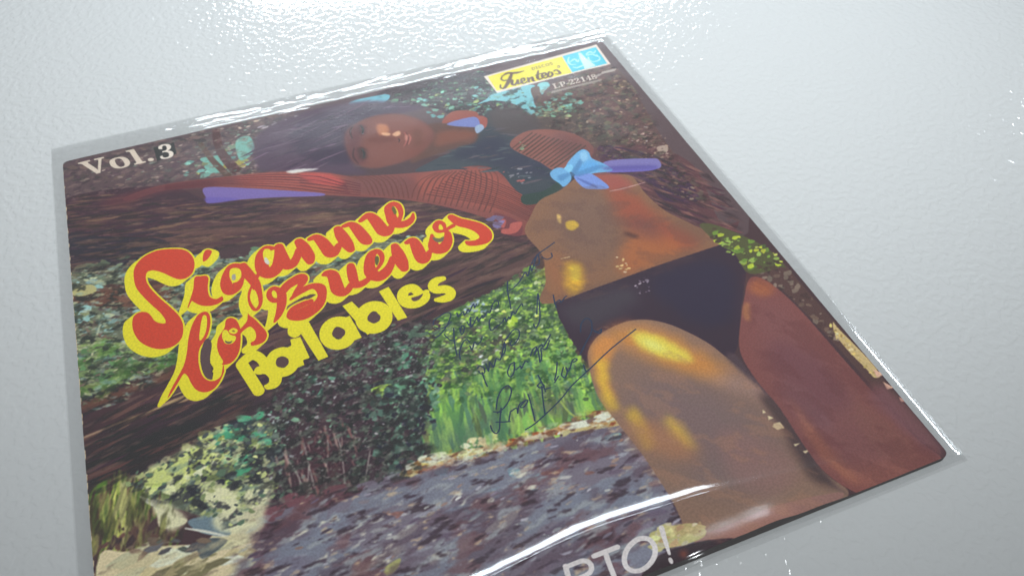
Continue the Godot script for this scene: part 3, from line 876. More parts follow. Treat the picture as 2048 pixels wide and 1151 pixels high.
	mottle([248.8, 44.1, 265.4, 32.7, 308.4, 26.9, 303.1, 101.7, 301.3, 152.2, 271.9, 115.9, 248.5, 71.7], Color(0.625, 0.488, 0.397), 0.51, 4.5, 1.6, 3, 0.2)
	mottle([248.8, 44.1, 265.4, 32.7, 308.4, 26.9, 303.1, 101.7, 301.3, 152.2, 271.9, 115.9, 248.5, 71.7], Color(0.373, 0.442, 0.320), 0.42, 7.5, 1.4, 3, 0.15)
	mottle([-0.8, 30.7, 67.9, 59.9, 133.9, 82.8, 214.4, 125.7, 211.7, 150.9, 190.5, 146.1, 128.2, 105.0, 57.9, 95.3, -1.1, 87.5], Color(0.148, 0.070, 0.070), 0.59, 5.2, 6, 13, 0.02)
	mottle([-0.8, 30.7, 67.9, 59.9, 133.9, 82.8, 214.4, 125.7, 211.7, 150.9, 190.5, 146.1, 128.2, 105.0, 57.9, 95.3, -1.1, 87.5], Color(0.516, 0.370, 0.278), 0.51, 4.5, 7, 13, 0.12)
	mottle([-0.8, 30.7, 67.9, 59.9, 133.9, 82.8, 214.4, 125.7, 211.7, 150.9, 190.5, 146.1, 128.2, 105.0, 57.9, 95.3, -1.1, 87.5], Color(0.657, 0.522, 0.421), 0.42, 2.2, 6, 13, 0.25)
	mottle([-0.5, 164.4, 57.8, 155.4, 103.8, 145.5, 162.2, 125.8, 211.7, 150.9, 206.4, 166.3, 172.1, 168.7, 118.0, 178.1, 57.3, 196.1, 1.8, 207.5], Color(0.121, 0.070, 0.070), 0.59, 5.2, 6, -9, 0.02)
	mottle([-0.5, 164.4, 57.8, 155.4, 103.8, 145.5, 162.2, 125.8, 211.7, 150.9, 206.4, 166.3, 172.1, 168.7, 118.0, 178.1, 57.3, 196.1, 1.8, 207.5], Color(0.527, 0.394, 0.334), 0.51, 4.5, 7, -9, 0.14)
	mottle([-0.8, 86.9, 61.5, 102.7, 112.6, 108.0, 163.0, 123.6, 160.7, 130.7, 107.7, 128.9, 57.9, 154.9, 37.1, 161.5, -1.5, 165.1], Color(0.070, 0.089, 0.070), 0.72, 6.0, 1.6, 13, 0.05)
	mottle([-0.8, 86.9, 61.5, 102.7, 112.6, 108.0, 163.0, 123.6, 160.7, 130.7, 107.7, 128.9, 57.9, 154.9, 37.1, 161.5, -1.5, 165.1], Color(0.793, 0.803, 0.639), 0.64, 3.9, 2.0, 13, 0.2)
	mottle([-0.8, 86.9, 61.5, 102.7, 112.6, 108.0, 163.0, 123.6, 160.7, 130.7, 107.7, 128.9, 57.9, 154.9, 37.1, 161.5, -1.5, 165.1], Color(0.582, 0.722, 0.711), 0.51, 6.0, 1.8, 13, 0.22)
	mottle([1.7, 135.5, 35.9, 146.2, 37.4, 159.7, 18.0, 161.6, -0.2, 163.7], Color(0.170, 0.331, 0.070), 0.59, 10.5, 1.3, 13, 0.1)
	mottle([145.4, 177.6, 176.6, 169.5, 206.6, 164.0, 202.0, 190.7, 198.9, 213.7, 197.9, 235.7, 178.7, 233.4, 150.2, 222.1, 136.9, 216.8, 135.5, 194.3], Color(0.090, 0.259, 0.070), 0.72, 6.0, 1.4, -6, 0.05)
	mottle([145.4, 177.6, 176.6, 169.5, 206.6, 164.0, 202.0, 190.7, 198.9, 213.7, 197.9, 235.7, 178.7, 233.4, 150.2, 222.1, 136.9, 216.8, 135.5, 194.3], Color(0.782, 0.913, 0.372), 0.68, 3.9, 1.5, -6, 0.18)
	mottle([145.4, 177.6, 176.6, 169.5, 206.6, 164.0, 202.0, 190.7, 198.9, 213.7, 197.9, 235.7, 178.7, 233.4, 150.2, 222.1, 136.9, 216.8, 135.5, 194.3], Color(0.813, 0.873, 0.700), 0.51, 3.0, 1.5, -6, 0.3)
	mottle([153.5, 180.8, 191.8, 180.4, 180.9, 206.6, 155.5, 213.4, 142.0, 208.1], Color(0.244, 0.289, 0.231), 0.59, 10.5, 1.5, -6, 0.12)
	mottle([129.0, 221.5, 156.4, 211.0, 190.3, 214.6, 198.6, 241.3, 175.3, 246.2, 144.4, 243.8, 125.5, 238.7], Color(0.276, 0.511, 0.320), 0.59, 9.0, 4, -79, 0.05)
	mottle([129.0, 221.5, 156.4, 211.0, 190.3, 214.6, 198.6, 241.3, 175.3, 246.2, 144.4, 243.8, 125.5, 238.7], Color(0.772, 0.913, 0.432), 0.51, 7.5, 5, -79, 0.15)
	mottle([58.4, 201.1, 97.9, 170.7, 120.1, 170.6, 148.3, 175.7, 141.1, 190.8, 131.2, 214.5, 126.5, 235.5, 117.4, 244.9, 77.5, 241.5, 56.2, 235.3, 50.7, 212.6], Color(0.070, 0.070, 0.070), 0.68, 7.5, 1.4, -6, 0.02)
	mottle([58.4, 201.1, 97.9, 170.7, 120.1, 170.6, 148.3, 175.7, 141.1, 190.8, 131.2, 214.5, 126.5, 235.5, 117.4, 244.9, 77.5, 241.5, 56.2, 235.3, 50.7, 212.6], Color(0.470, 0.511, 0.444), 0.59, 4.5, 1.6, -6, 0.16)
	mottle([58.4, 201.1, 97.9, 170.7, 120.1, 170.6, 148.3, 175.7, 141.1, 190.8, 131.2, 214.5, 126.5, 235.5, 117.4, 244.9, 77.5, 241.5, 56.2, 235.3, 50.7, 212.6], Color(0.731, 0.702, 0.660), 0.59, 2.7, 1.5, -6, 0.3)
	mottle([109.2, 178.1, 147.4, 178.4, 134.6, 210.6, 118.6, 206.9, 105.2, 193.5], Color(0.422, 0.608, 0.467), 0.59, 6.0, 1.5, -6, 0.12)
	mottle([114.8, 205.4, 133.5, 207.4, 124.4, 241.8, 108.2, 242.4], Color(0.070, 0.070, 0.070), 0.68, 6.0, 1.4, -6, 0.0)
	mottle([12.0, 208.8, 29.3, 202.9, 59.3, 195.9, 72.3, 211.5, 64.4, 231.8, 50.5, 241.6, 30.3, 225.0], Color(0.090, 0.089, 0.142), 0.77, 7.5, 1.4, -6, 0.03)
	mottle([12.0, 208.8, 29.3, 202.9, 59.3, 195.9, 72.3, 211.5, 64.4, 231.8, 50.5, 241.6, 30.3, 225.0], Color(0.955, 0.952, 0.700), 0.72, 6.8, 1.5, -6, 0.16)
	mottle([12.0, 208.8, 29.3, 202.9, 59.3, 195.9, 72.3, 211.5, 64.4, 231.8, 50.5, 241.6, 30.3, 225.0], Color(0.516, 0.608, 0.555), 0.59, 7.5, 2, -6, 0.2)
	mottle([1.5, 209.2, 15.8, 207.6, 26.8, 223.6, 29.0, 235.2, 9.7, 235.8, 0.9, 234.7], Color(0.210, 0.208, 0.070), 0.64, 7.5, 4, 103, 0.03)
	mottle([1.5, 209.2, 15.8, 207.6, 26.8, 223.6, 29.0, 235.2, 9.7, 235.8, 0.9, 234.7], Color(0.751, 0.743, 0.397), 0.59, 6.0, 5, 103, 0.2)
	mottle([50.7, 245.9, 77.5, 241.5, 104.4, 242.0, 131.1, 246.1, 162.8, 250.3, 188.0, 252.0, 203.8, 256.7, 205.1, 286.6, 203.6, 304.5, 173.9, 329.7, 103.3, 327.3, 41.3, 318.2, 33.5, 299.6, 45.7, 260.0], Color(0.549, 0.565, 0.629), 0.75, 26, 2.5, -10, -0.02)
	mottle([50.7, 245.9, 77.5, 241.5, 104.4, 242.0, 131.1, 246.1, 162.8, 250.3, 188.0, 252.0, 203.8, 256.7, 205.1, 286.6, 203.6, 304.5, 173.9, 329.7, 103.3, 327.3, 41.3, 318.2, 33.5, 299.6, 45.7, 260.0], Color(0.347, 0.243, 0.306), 0.5, 16, 2.5, -3, 0.05)
	mottle([50.7, 245.9, 77.5, 241.5, 104.4, 242.0, 131.1, 246.1, 162.8, 250.3, 188.0, 252.0, 203.8, 256.7, 205.1, 286.6, 203.6, 304.5, 173.9, 329.7, 103.3, 327.3, 41.3, 318.2, 33.5, 299.6, 45.7, 260.0], Color(0.470, 0.274, 0.292), 0.6, 18, 2.0, -3, 0.2)
	mottle([50.7, 245.9, 77.5, 241.5, 104.4, 242.0, 131.1, 246.1, 162.8, 250.3, 188.0, 252.0, 203.8, 256.7, 205.1, 286.6, 203.6, 304.5, 173.9, 329.7, 103.3, 327.3, 41.3, 318.2, 33.5, 299.6, 45.7, 260.0], Color(0.689, 0.702, 0.711), 0.75, 9, 3, -10, 0.2)
	mottle([47.7, 252.9, 101.8, 251.1, 159.6, 258.1, 161.7, 272.7, 119.7, 279.5, 66.5, 274.1], Color(0.965, 0.943, 0.850), 0.9, 8, 2.6, -10, 0.34)
	mottle([50.7, 245.9, 77.5, 241.5, 104.4, 242.0, 131.1, 246.1, 162.8, 250.3, 188.0, 252.0, 203.8, 256.7, 205.1, 286.6, 203.6, 304.5, 173.9, 329.7, 103.3, 327.3, 41.3, 318.2, 33.5, 299.6, 45.7, 260.0], Color(0.914, 0.793, 0.639), 0.7, 5, 3, -3, 0.36)
	mottle([50.7, 245.9, 77.5, 241.5, 104.4, 242.0, 131.1, 246.1, 162.8, 250.3, 188.0, 252.0, 203.8, 256.7, 205.1, 286.6, 203.6, 304.5, 173.9, 329.7, 103.3, 327.3, 41.3, 318.2, 33.5, 299.6, 45.7, 260.0], Color(0.170, 0.070, 0.130), 0.7, 6, 3, -3, 0.22)
	mottle([114.7, 243.8, 123.0, 240.1, 144.5, 243.3, 175.8, 245.1, 206.7, 247.9, 205.3, 253.8, 171.7, 249.5, 130.9, 246.8], Color(0.347, 0.190, 0.176), 0.72, 5.2, 2, -3, 0.1)
	mottle([114.7, 243.8, 123.0, 240.1, 144.5, 243.3, 175.8, 245.1, 206.7, 247.9, 205.3, 253.8, 171.7, 249.5, 130.9, 246.8], Color(0.969, 0.969, 0.880), 0.77, 6.0, 2, -3, 0.12)
	mottle([114.7, 243.8, 123.0, 240.1, 144.5, 243.3, 175.8, 245.1, 206.7, 247.9, 205.3, 253.8, 171.7, 249.5, 130.9, 246.8], Color(0.731, 0.442, 0.130), 0.51, 4.5, 2, -3, 0.2)
	mottle([1.0, 238.4, 19.9, 238.2, 44.3, 241.3, 57.3, 244.3, 50.1, 259.8, 46.6, 270.0, 32.0, 299.0, -0.3, 301.7], Color(0.894, 0.833, 0.649), 0.59, 15.0, 2.5, -3, 0.05)
	mottle([1.0, 238.4, 19.9, 238.2, 44.3, 241.3, 57.3, 244.3, 50.1, 259.8, 46.6, 270.0, 32.0, 299.0, -0.3, 301.7], Color(0.625, 0.544, 0.444), 0.68, 6.0, 3, -3, 0.3)
	mottle([264.4, 95.4, 307.8, 125.8, 307.5, 170.3, 287.2, 180.8, 274.4, 149.5], Color(0.170, 0.070, 0.101), 0.59, 6.0, 5, 53, 0.02)
	mottle([264.4, 95.4, 307.8, 125.8, 307.5, 170.3, 287.2, 180.8, 274.4, 149.5], Color(0.560, 0.407, 0.372), 0.42, 4.5, 6, 53, 0.15)
	dabs([145.4, 177.6, 176.6, 169.5, 207.0, 163.1, 199.1, 207.9, 196.8, 237.9, 178.7, 233.4, 150.2, 222.1, 139.3, 209.7, 135.5, 194.3], 420, [Color(0.470, 0.619, 0.292), Color(0.347, 0.477, 0.263), Color(0.604, 0.753, 0.320), Color(0.276, 0.382, 0.263), Color(0.422, 0.522, 0.347)], 2.0, 1.2, -6, 55)
	dabs([150.4, 176.5, 203.3, 171.8, 200.9, 214.5, 194.5, 223.3, 167.0, 206.8, 149.0, 193.9], 120, [Color(0.854, 0.943, 0.432), Color(0.731, 0.893, 0.397), Color(0.884, 0.943, 0.700)], 1.9, 1.1, -6, 45)
	dabs([58.4, 201.1, 97.9, 170.7, 145.4, 177.6, 131.2, 214.5, 127.2, 233.3, 117.7, 243.9, 77.5, 241.5, 56.6, 233.2, 50.7, 212.6], 260, [Color(0.291, 0.243, 0.247), Color(0.385, 0.419, 0.359), Color(0.170, 0.121, 0.176), Color(0.458, 0.454, 0.432)], 1.9, 1.0, -6, 55)
	dabs([62.6, 200.2, 109.9, 175.5, 144.5, 180.3, 127.5, 226.0, 96.8, 226.1, 61.7, 226.2], 160, [Color(0.657, 0.629, 0.629), Color(0.560, 0.576, 0.565), Color(0.527, 0.661, 0.555)], 1.5, 0.8, -6, 50)
	dabs([-1.1, 110.3, 35.9, 146.2, 37.4, 159.7, -1.5, 165.1], 260, [Color(0.504, 0.522, 0.359), Color(0.657, 0.702, 0.489), Color(0.347, 0.382, 0.263), Color(0.422, 0.357, 0.292)], 2.4, 1.0, 13, 45)
	dabs([12.1, 207.7, 29.3, 202.9, 59.3, 196.4, 72.3, 211.5, 62.6, 231.2, 49.7, 241.3, 30.6, 222.9], 240, [Color(0.549, 0.608, 0.397), Color(0.813, 0.833, 0.544), Color(0.347, 0.442, 0.347), Color(0.261, 0.289, 0.292)], 2.2, 1.2, -6, 60)
	dabs([48.7, 247.2, 104.4, 242.0, 163.0, 249.9, 203.6, 256.2, 201.9, 303.8, 177.9, 322.1, 71.7, 322.7, 36.5, 300.8], 160, [Color(0.527, 0.477, 0.544), Color(0.385, 0.317, 0.397), Color(0.625, 0.597, 0.649), Color(0.305, 0.226, 0.306)], 3.6, 0.8, -3, 14)
	dabs([57.1, 250.5, 101.8, 251.1, 162.1, 252.0, 199.7, 259.6, 202.6, 291.2, 136.4, 286.1, 82.7, 280.5], 70, [Color(0.813, 0.803, 0.781), Color(0.720, 0.702, 0.731), Color(0.678, 0.555, 0.511)], 2.6, 0.8, -3, 16)
	dabs([10.9, 14.8, 60.4, 3.4, 104.7, -2.9, 95.2, 48.1, 70.8, 40.6, 17.4, 28.6], 130, [Color(0.446, 0.331, 0.306), Color(0.560, 0.454, 0.409), Color(0.347, 0.407, 0.359), Color(0.625, 0.533, 0.489)], 1.9, 0.9, 3, 40)
	dabs([173.4, 9.3, 239.8, 6.4, 245.9, 60.3, 216.4, 48.6, 196.9, 28.6, 178.6, 21.4], 200, [Color(0.373, 0.488, 0.384), Color(0.228, 0.331, 0.263), Color(0.516, 0.619, 0.500), Color(0.191, 0.147, 0.214)], 1.9, 1.1, 3, 60)
	dabs([254.4, 43.8, 306.5, 27.3, 303.1, 101.7, 296.6, 150.4, 271.9, 115.9, 249.7, 68.9], 220, [Color(0.504, 0.382, 0.320), Color(0.333, 0.243, 0.214), Color(0.582, 0.488, 0.409)], 1.8, 1.0, 3, 60)


func shirt() -> void:
	soft([97.2, 20.2, 104.7, 11.6, 113.9, 7.1, 137.2, 3.5, 159.6, 6.3, 180.2, 16.0, 191.8, 26.1, 176.9, 27.1, 158.9, 24.9, 147.7, 31.9, 141.6, 46.9, 141.9, 60.2, 146.6, 69.7, 123.9, 60.3, 104.9, 51.1, 94.5, 44.8], Color(0.291, 0.169, 0.278), 1.0, 4)
	soft([124.0, 12.0, 158.6, 10.0, 179.0, 20.1, 157.3, 25.2, 142.7, 38.2, 140.5, 57.4, 121.5, 47.7, 115.2, 27.4], Color(0.170, 0.070, 0.214), 0.8, 5)
	dabs([100.2, 21.4, 136.3, 7.2, 158.1, 11.8, 140.6, 46.5, 124.7, 56.8, 97.3, 43.8], 160, [Color(0.333, 0.217, 0.313), Color(0.261, 0.134, 0.255), Color(0.360, 0.259, 0.340), Color(0.210, 0.070, 0.223)], 15, 0.8, -12, 14)
	dabs([135.3, 11.7, 159.0, 8.6, 187.4, 21.4, 160.9, 22.8, 144.7, 30.7], 60, [Color(0.398, 0.303, 0.384), Color(0.191, 0.070, 0.196)], 9, 0.7, 3, 16)
	dabs([100.1, 7.4, 131.7, 2.8, 125.5, 5.3, 107.3, 12.6], 24, [Color(0.560, 0.499, 0.533), Color(0.625, 0.576, 0.587)], 3, 1, 3, 20)
	fill([28.5, 41.1, 48.4, 39.2, 80.3, 45.1, 104.9, 51.1, 126.4, 60.5, 137.8, 67.9, 152.4, 72.8, 169.8, 77.6, 187.6, 81.7, 198.0, 83.2, 208.5, 88.7, 214.1, 99.4, 217.7, 111.1, 221.6, 124.7, 214.4, 137.2, 203.6, 140.4, 197.3, 128.6, 178.0, 109.4, 156.7, 94.2, 133.9, 82.8, 101.7, 67.2, 71.7, 51.3, 47.8, 43.9, 30.6, 45.1], Color(0.538, 0.259, 0.231))
	soft([16.6, 39.6, 48.4, 39.2, 70.3, 43.7, 69.3, 50.7, 47.6, 45.4, 25.6, 47.1], Color(0.385, 0.147, 0.196), 0.8, 5)
	soft([85.0, 47.0, 104.8, 51.9, 128.6, 62.6, 138.6, 74.9, 134.9, 79.2, 102.2, 64.6, 84.0, 53.3], Color(0.689, 0.303, 0.247), 0.85, 5)
	soft([171.4, 81.2, 195.1, 83.8, 207.1, 92.4, 213.2, 108.5, 216.5, 120.7, 200.5, 120.2, 179.8, 104.2, 165.2, 92.4], Color(0.678, 0.317, 0.247), 0.85, 6)
	soft([135.0, 68.5, 157.0, 75.5, 168.0, 83.2, 164.4, 94.9, 148.2, 87.7, 132.7, 77.5], Color(0.470, 0.243, 0.231), 0.7, 5)
	bands([48.3, 39.6, 80.2, 45.5, 104.7, 52.3, 126.0, 62.4, 141.2, 75.1], [47.8, 43.9, 79.0, 52.9, 102.4, 63.8, 122.7, 76.0, 138.6, 84.7], 6, Color(0.373, 0.089, 0.130), 0.3)
	soft([114.2, 56.5, 127.5, 61.7, 133.8, 73.0, 122.0, 68.3, 115.7, 61.7], Color(0.813, 0.303, 0.278), 0.8, 2)
	bands([114.2, 56.9, 123.6, 61.4, 134.0, 72.3], [112.0, 66.8, 120.9, 72.8, 134.3, 81.4], 4, Color(0.373, 0.089, 0.130), 0.28)
	bands([135.4, 67.0, 141.6, 73.6, 142.5, 84.6], [162.0, 76.6, 163.9, 83.7, 162.1, 95.6], 9, Color(0.422, 0.190, 0.154), 0.3)
	bands([179.4, 81.4, 170.2, 83.2, 164.1, 89.1, 161.1, 95.2], [208.1, 89.8, 209.8, 96.4, 205.2, 108.2, 196.4, 120.6], 15, Color(0.422, 0.190, 0.154), 0.32)
	bands([195.1, 83.8, 213.2, 108.5, 221.1, 125.2], [169.3, 96.0, 196.9, 115.7, 211.0, 134.0], 13, Color(0.385, 0.147, 0.130), 0.3)
	soft([107.9, 51.9, 115.1, 52.6, 124.3, 56.2, 117.1, 55.5, 110.7, 54.7], Color(0.965, 0.962, 0.919), 0.9, 0.8)
	fill([66.5, 49.2, 81.1, 55.0, 102.0, 65.3, 120.5, 74.7, 120.4, 77.1, 101.0, 70.6, 81.9, 65.0, 67.1, 61.9, 66.2, 57.6], Color(0.493, 0.407, 0.690))
	soft([66.4, 56.9, 79.8, 63.0, 79.5, 64.5, 67.1, 61.9], Color(0.422, 0.344, 0.690), 0.8, 1.2)
	fill([170.2, 76.5, 182.8, 71.1, 198.6, 65.8, 216.4, 48.6, 225.7, 43.5, 237.8, 54.6, 242.2, 69.2, 225.4, 78.2, 239.6, 92.3, 246.9, 108.1, 237.8, 115.8, 228.0, 119.2, 217.9, 117.3, 213.2, 108.5, 210.8, 93.8, 203.2, 84.4, 187.6, 81.7], Color(0.191, 0.226, 0.263))
	soft([222.6, 43.8, 233.9, 41.8, 242.6, 50.2, 247.1, 64.6, 238.6, 70.6, 229.5, 68.0, 221.0, 59.9], Color(0.291, 0.226, 0.231), 0.9, 5)
	soft([191.2, 70.9, 219.4, 64.0, 222.3, 78.8, 238.8, 94.2, 238.9, 107.1, 222.1, 100.4, 204.6, 80.6], Color(0.070, 0.070, 0.231), 0.7, 8)
	dabs([178.9, 74.8, 222.5, 55.8, 238.8, 94.2, 231.8, 116.7, 213.2, 94.8], 120, [Color(0.261, 0.303, 0.334), Color(0.090, 0.169, 0.231), Color(0.305, 0.259, 0.292)], 8, 1.0, 13, 20)
	dabs([212.2, 90.1, 226.0, 97.7, 219.1, 107.6, 212.4, 96.6], 26, [Color(0.625, 0.331, 0.320), Color(0.560, 0.544, 0.576)], 2.2, 1.0, 3, 30)
	fill([215.1, 114.1, 227.1, 114.9, 241.0, 108.7, 232.3, 118.9, 221.1, 122.5, 213.3, 120.6], Color(0.121, 0.226, 0.196))
	fill([223.5, 75.7, 235.0, 67.3, 249.2, 70.1, 260.1, 79.1, 264.6, 91.9, 259.1, 100.4, 250.0, 101.2, 238.1, 102.5, 233.3, 93.7], Color(0.571, 0.317, 0.263))
	soft([251.0, 72.8, 264.6, 88.7, 262.1, 103.4, 250.2, 100.9, 247.0, 88.6], Color(0.446, 0.243, 0.231), 0.8, 7)
	bands([223.7, 76.6, 238.0, 68.5], [238.9, 102.0, 262.3, 91.0], 13, Color(0.291, 0.169, 0.130), 0.36)
	dabs([228.3, 74.4, 232.6, 74.7, 230.8, 80.4, 227.5, 80.0], 10, [Color(0.504, 0.565, 0.432)], 2.0, 1.2, 3, 30)
	fill([197.6, 121.0, 206.4, 132.2, 203.6, 140.4, 197.1, 137.1, 195.6, 131.6], Color(0.470, 0.190, 0.214))
	fill([198.3, 125.9, 200.7, 128.0, 197.9, 132.5, 196.7, 130.2], Color(0.731, 0.344, 0.320))
	fill([202.2, 130.9, 207.5, 132.2, 203.3, 137.3, 198.5, 137.6, 195.4, 135.6, 196.6, 133.2, 200.0, 133.8], Color(0.751, 0.357, 0.320))
	dabs([193.5, 121.3, 198.6, 125.3, 196.1, 131.8, 193.3, 128.9], 16, [Color(0.516, 0.454, 0.629), Color(0.422, 0.331, 0.432)], 4, 2, 13, 40)


func figure() -> void:
	soft([181.4, 45.2, 192.5, 42.0, 207.2, 49.7, 211.8, 57.2, 207.3, 65.6, 198.6, 65.8, 186.8, 67.4, 176.7, 68.7, 170.1, 67.9], Color(0.373, 0.208, 0.154), 1.0, 2)
	soft([192.8, 49.7, 209.2, 56.2, 207.9, 62.2, 194.5, 61.5, 186.5, 60.1], Color(0.538, 0.274, 0.176), 0.8, 4)
	soft([143.8, 34.1, 150.8, 26.5, 160.9, 22.8, 174.6, 25.2, 184.8, 34.2, 189.0, 45.4, 188.4, 52.6, 183.5, 58.9, 173.8, 64.9, 162.1, 67.3, 150.3, 66.1, 143.8, 60.1, 141.6, 49.1], Color(0.481, 0.243, 0.196), 1.0, 2)
	soft([160.4, 26.5, 176.4, 28.9, 185.8, 40.3, 186.9, 50.2, 177.1, 54.2, 167.8, 48.2, 159.8, 36.7], Color(0.538, 0.289, 0.231), 0.7, 5)
	soft([153.4, 44.8, 167.5, 49.0, 181.3, 54.4, 174.3, 63.3, 160.1, 64.8, 151.1, 60.3], Color(0.527, 0.274, 0.214), 0.7, 6)
	soft([144.7, 30.7, 152.0, 26.0, 153.3, 34.1, 149.1, 45.3, 148.4, 58.4, 143.1, 59.8, 141.6, 46.9], Color(0.373, 0.147, 0.176), 0.85, 5)
	brush([150.1, 27.1, 0.28, 147.2, 31.7, 0.48, 146.7, 38.0, 0.34], Color(0.244, 0.070, 0.101))
	brush([145.5, 46.6, 0.33, 143.3, 52.9, 0.49, 144.3, 59.4, 0.29], Color(0.261, 0.070, 0.101))
	soft([152.8, 27.3, 155.7, 29.4, 154.3, 36.4, 151.6, 36.2], Color(0.276, 0.070, 0.101), 0.9, 1.6)
	soft([147.5, 47.4, 151.0, 48.8, 150.0, 56.4, 146.6, 56.8], Color(0.228, 0.070, 0.070), 0.9, 1.8)
	brush([154.1, 28.8, 0.21, 154.2, 32.6, 0.45, 152.8, 35.8, 0.21], Color(0.070, 0.070, 0.070))
	brush([149.3, 49.0, 0.20, 149.4, 52.6, 0.46, 148.2, 56.1, 0.20], Color(0.070, 0.070, 0.070))
	soft([162.5, 31.1, 167.4, 34.0, 165.9, 41.0, 161.2, 40.0], Color(0.823, 0.522, 0.334), 0.85, 2.2)
	soft([154.7, 41.1, 166.0, 44.7, 167.8, 48.2, 159.6, 47.6, 154.3, 44.7], Color(0.446, 0.190, 0.130), 0.7, 2)
	soft([163.0, 39.3, 167.0, 41.4, 165.8, 43.2, 162.9, 41.6], Color(0.955, 0.733, 0.555), 0.9, 0.9)
	soft([167.7, 42.6, 171.9, 41.0, 172.0, 44.3, 169.2, 45.1], Color(0.965, 0.753, 0.587), 0.9, 1.0)
	brush([169.8, 47.1, 0.17, 170.0, 49.0, 0.27, 169.0, 50.5, 0.17], Color(0.170, 0.070, 0.070))
	brush([174.3, 43.3, 0.24, 174.5, 47.1, 0.55, 172.8, 52.0, 0.51, 170.5, 54.7, 0.20], Color(0.657, 0.331, 0.292))
	brush([175.3, 43.7, 0.10, 174.9, 48.7, 0.17, 172.3, 54.5, 0.10], Color(0.244, 0.070, 0.070))
	brush([176.3, 46.0, 0.21, 176.0, 49.6, 0.51, 173.5, 54.1, 0.20], Color(0.731, 0.407, 0.359))
	soft([174.0, 46.0, 175.5, 46.6, 174.0, 50.6, 172.9, 49.7], Color(0.813, 0.544, 0.467), 0.8, 0.9)
	soft([180.4, 42.0, 183.1, 45.9, 179.5, 57.4, 176.3, 57.0], Color(0.398, 0.190, 0.101), 0.6, 3)
	fill([196.0, 43.4, 204.9, 35.3, 216.6, 39.9, 215.7, 46.4, 207.7, 44.2], Color(0.604, 0.274, 0.196))
	fill([216.4, 44.7, 220.6, 48.3, 217.3, 55.6, 213.4, 55.1], Color(0.647, 0.303, 0.247))
	fill([198.0, 45.2, 214.4, 44.4, 214.9, 52.8, 211.7, 53.4], Color(0.470, 0.511, 0.761))
	fill([211.7, 53.4, 215.7, 52.1, 216.0, 56.1, 210.9, 58.8], Color(0.625, 0.702, 0.811))
	fill([221.8, 120.8, 234.2, 117.7, 248.2, 111.6, 258.1, 114.7, 272.5, 120.4, 273.5, 135.2, 276.7, 150.4, 285.2, 165.3, 289.8, 181.1, 201.5, 186.1, 203.3, 171.8, 208.0, 156.5, 206.1, 139.5, 213.5, 129.2], Color(0.571, 0.394, 0.278))
	soft([231.2, 124.5, 253.1, 125.1, 254.3, 145.4, 243.5, 167.1, 227.5, 167.8, 222.0, 151.3], Color(0.504, 0.370, 0.306), 0.85, 12)
	soft([258.0, 123.8, 267.6, 132.9, 273.3, 156.7, 282.3, 175.2, 272.3, 178.4, 259.9, 166.4, 252.7, 148.6], Color(0.657, 0.303, 0.196), 0.85, 8)
	soft([254.1, 156.7, 268.3, 166.0, 272.3, 178.4, 249.3, 181.6, 237.0, 180.1], Color(0.741, 0.407, 0.196), 0.8, 9)
	soft([265.8, 150.0, 268.3, 166.0, 259.9, 166.4, 253.4, 152.7], Color(0.458, 0.259, 0.247), 0.6, 8)
	soft([207.8, 160.0, 215.7, 159.6, 207.7, 183.4, 201.8, 184.3], Color(0.657, 0.407, 0.231), 0.8, 6)
	soft([215.3, 166.4, 222.0, 167.3, 219.5, 178.3, 211.9, 185.1, 210.6, 178.0], Color(0.969, 0.743, 0.154), 0.95, 3)
	soft([217.2, 167.8, 221.1, 169.4, 218.3, 176.4, 214.8, 176.4], Color(0.969, 0.833, 0.214), 0.9, 2.5)
	soft([227.5, 140.1, 231.7, 140.3, 232.5, 144.4, 228.4, 146.5, 226.2, 144.2], Color(0.969, 0.793, 0.214), 1.0, 1.2)
	soft([225.7, 133.3, 226.9, 135.3, 224.9, 139.9, 224.1, 138.0], Color(0.965, 0.793, 0.432), 0.9, 1.2)
	soft([251.5, 156.4, 256.1, 161.2, 254.3, 162.7, 250.8, 159.1], Color(0.210, 0.070, 0.070), 0.6, 1.5)
	brush([215.2, 161.8, 0.17, 219.7, 162.2, 0.22], Color(0.969, 0.843, 0.597))
	dabs([238.0, 166.6, 243.9, 169.0, 241.4, 181.8, 237.7, 178.7], 14, [Color(0.934, 0.813, 0.649), Color(0.884, 0.733, 0.489)], 1.5, 0.8, -6, 60)
	soft([256.5, 111.9, 267.7, 118.5, 269.8, 128.5, 260.2, 127.9, 253.2, 119.0], Color(0.678, 0.303, 0.263), 0.8, 3)
	fill([265.9, 105.7, 288.7, 111.7, 292.6, 114.6, 290.8, 120.0, 284.4, 120.0, 263.1, 113.3], Color(0.504, 0.466, 0.721))
	fill([263.8, 110.1, 288.3, 118.1, 284.0, 120.7, 262.7, 114.0], Color(0.446, 0.394, 0.741))
	fill([234.9, 103.4, 239.2, 101.2, 243.1, 102.8, 244.5, 107.2, 242.6, 112.7, 237.2, 116.0, 235.9, 112.6, 234.1, 107.7], Color(0.446, 0.702, 0.889))
	fill([244.7, 101.7, 253.1, 94.5, 258.8, 92.3, 260.7, 95.8, 260.1, 100.8, 263.7, 106.6, 266.1, 113.6, 256.4, 112.3, 248.2, 111.6, 245.8, 108.1], Color(0.446, 0.712, 0.899))
	fill([245.3, 110.4, 253.5, 111.2, 257.5, 119.5, 258.0, 125.4, 250.1, 123.1, 246.0, 119.9], Color(0.493, 0.608, 0.889))
	fill([243.1, 102.8, 247.8, 101.2, 247.2, 106.1, 244.2, 106.6], Color(0.527, 0.813, 0.958))
	soft([247.4, 107.1, 258.4, 101.9, 260.9, 109.0, 251.6, 110.4], Color(0.347, 0.671, 0.919), 0.7, 2)
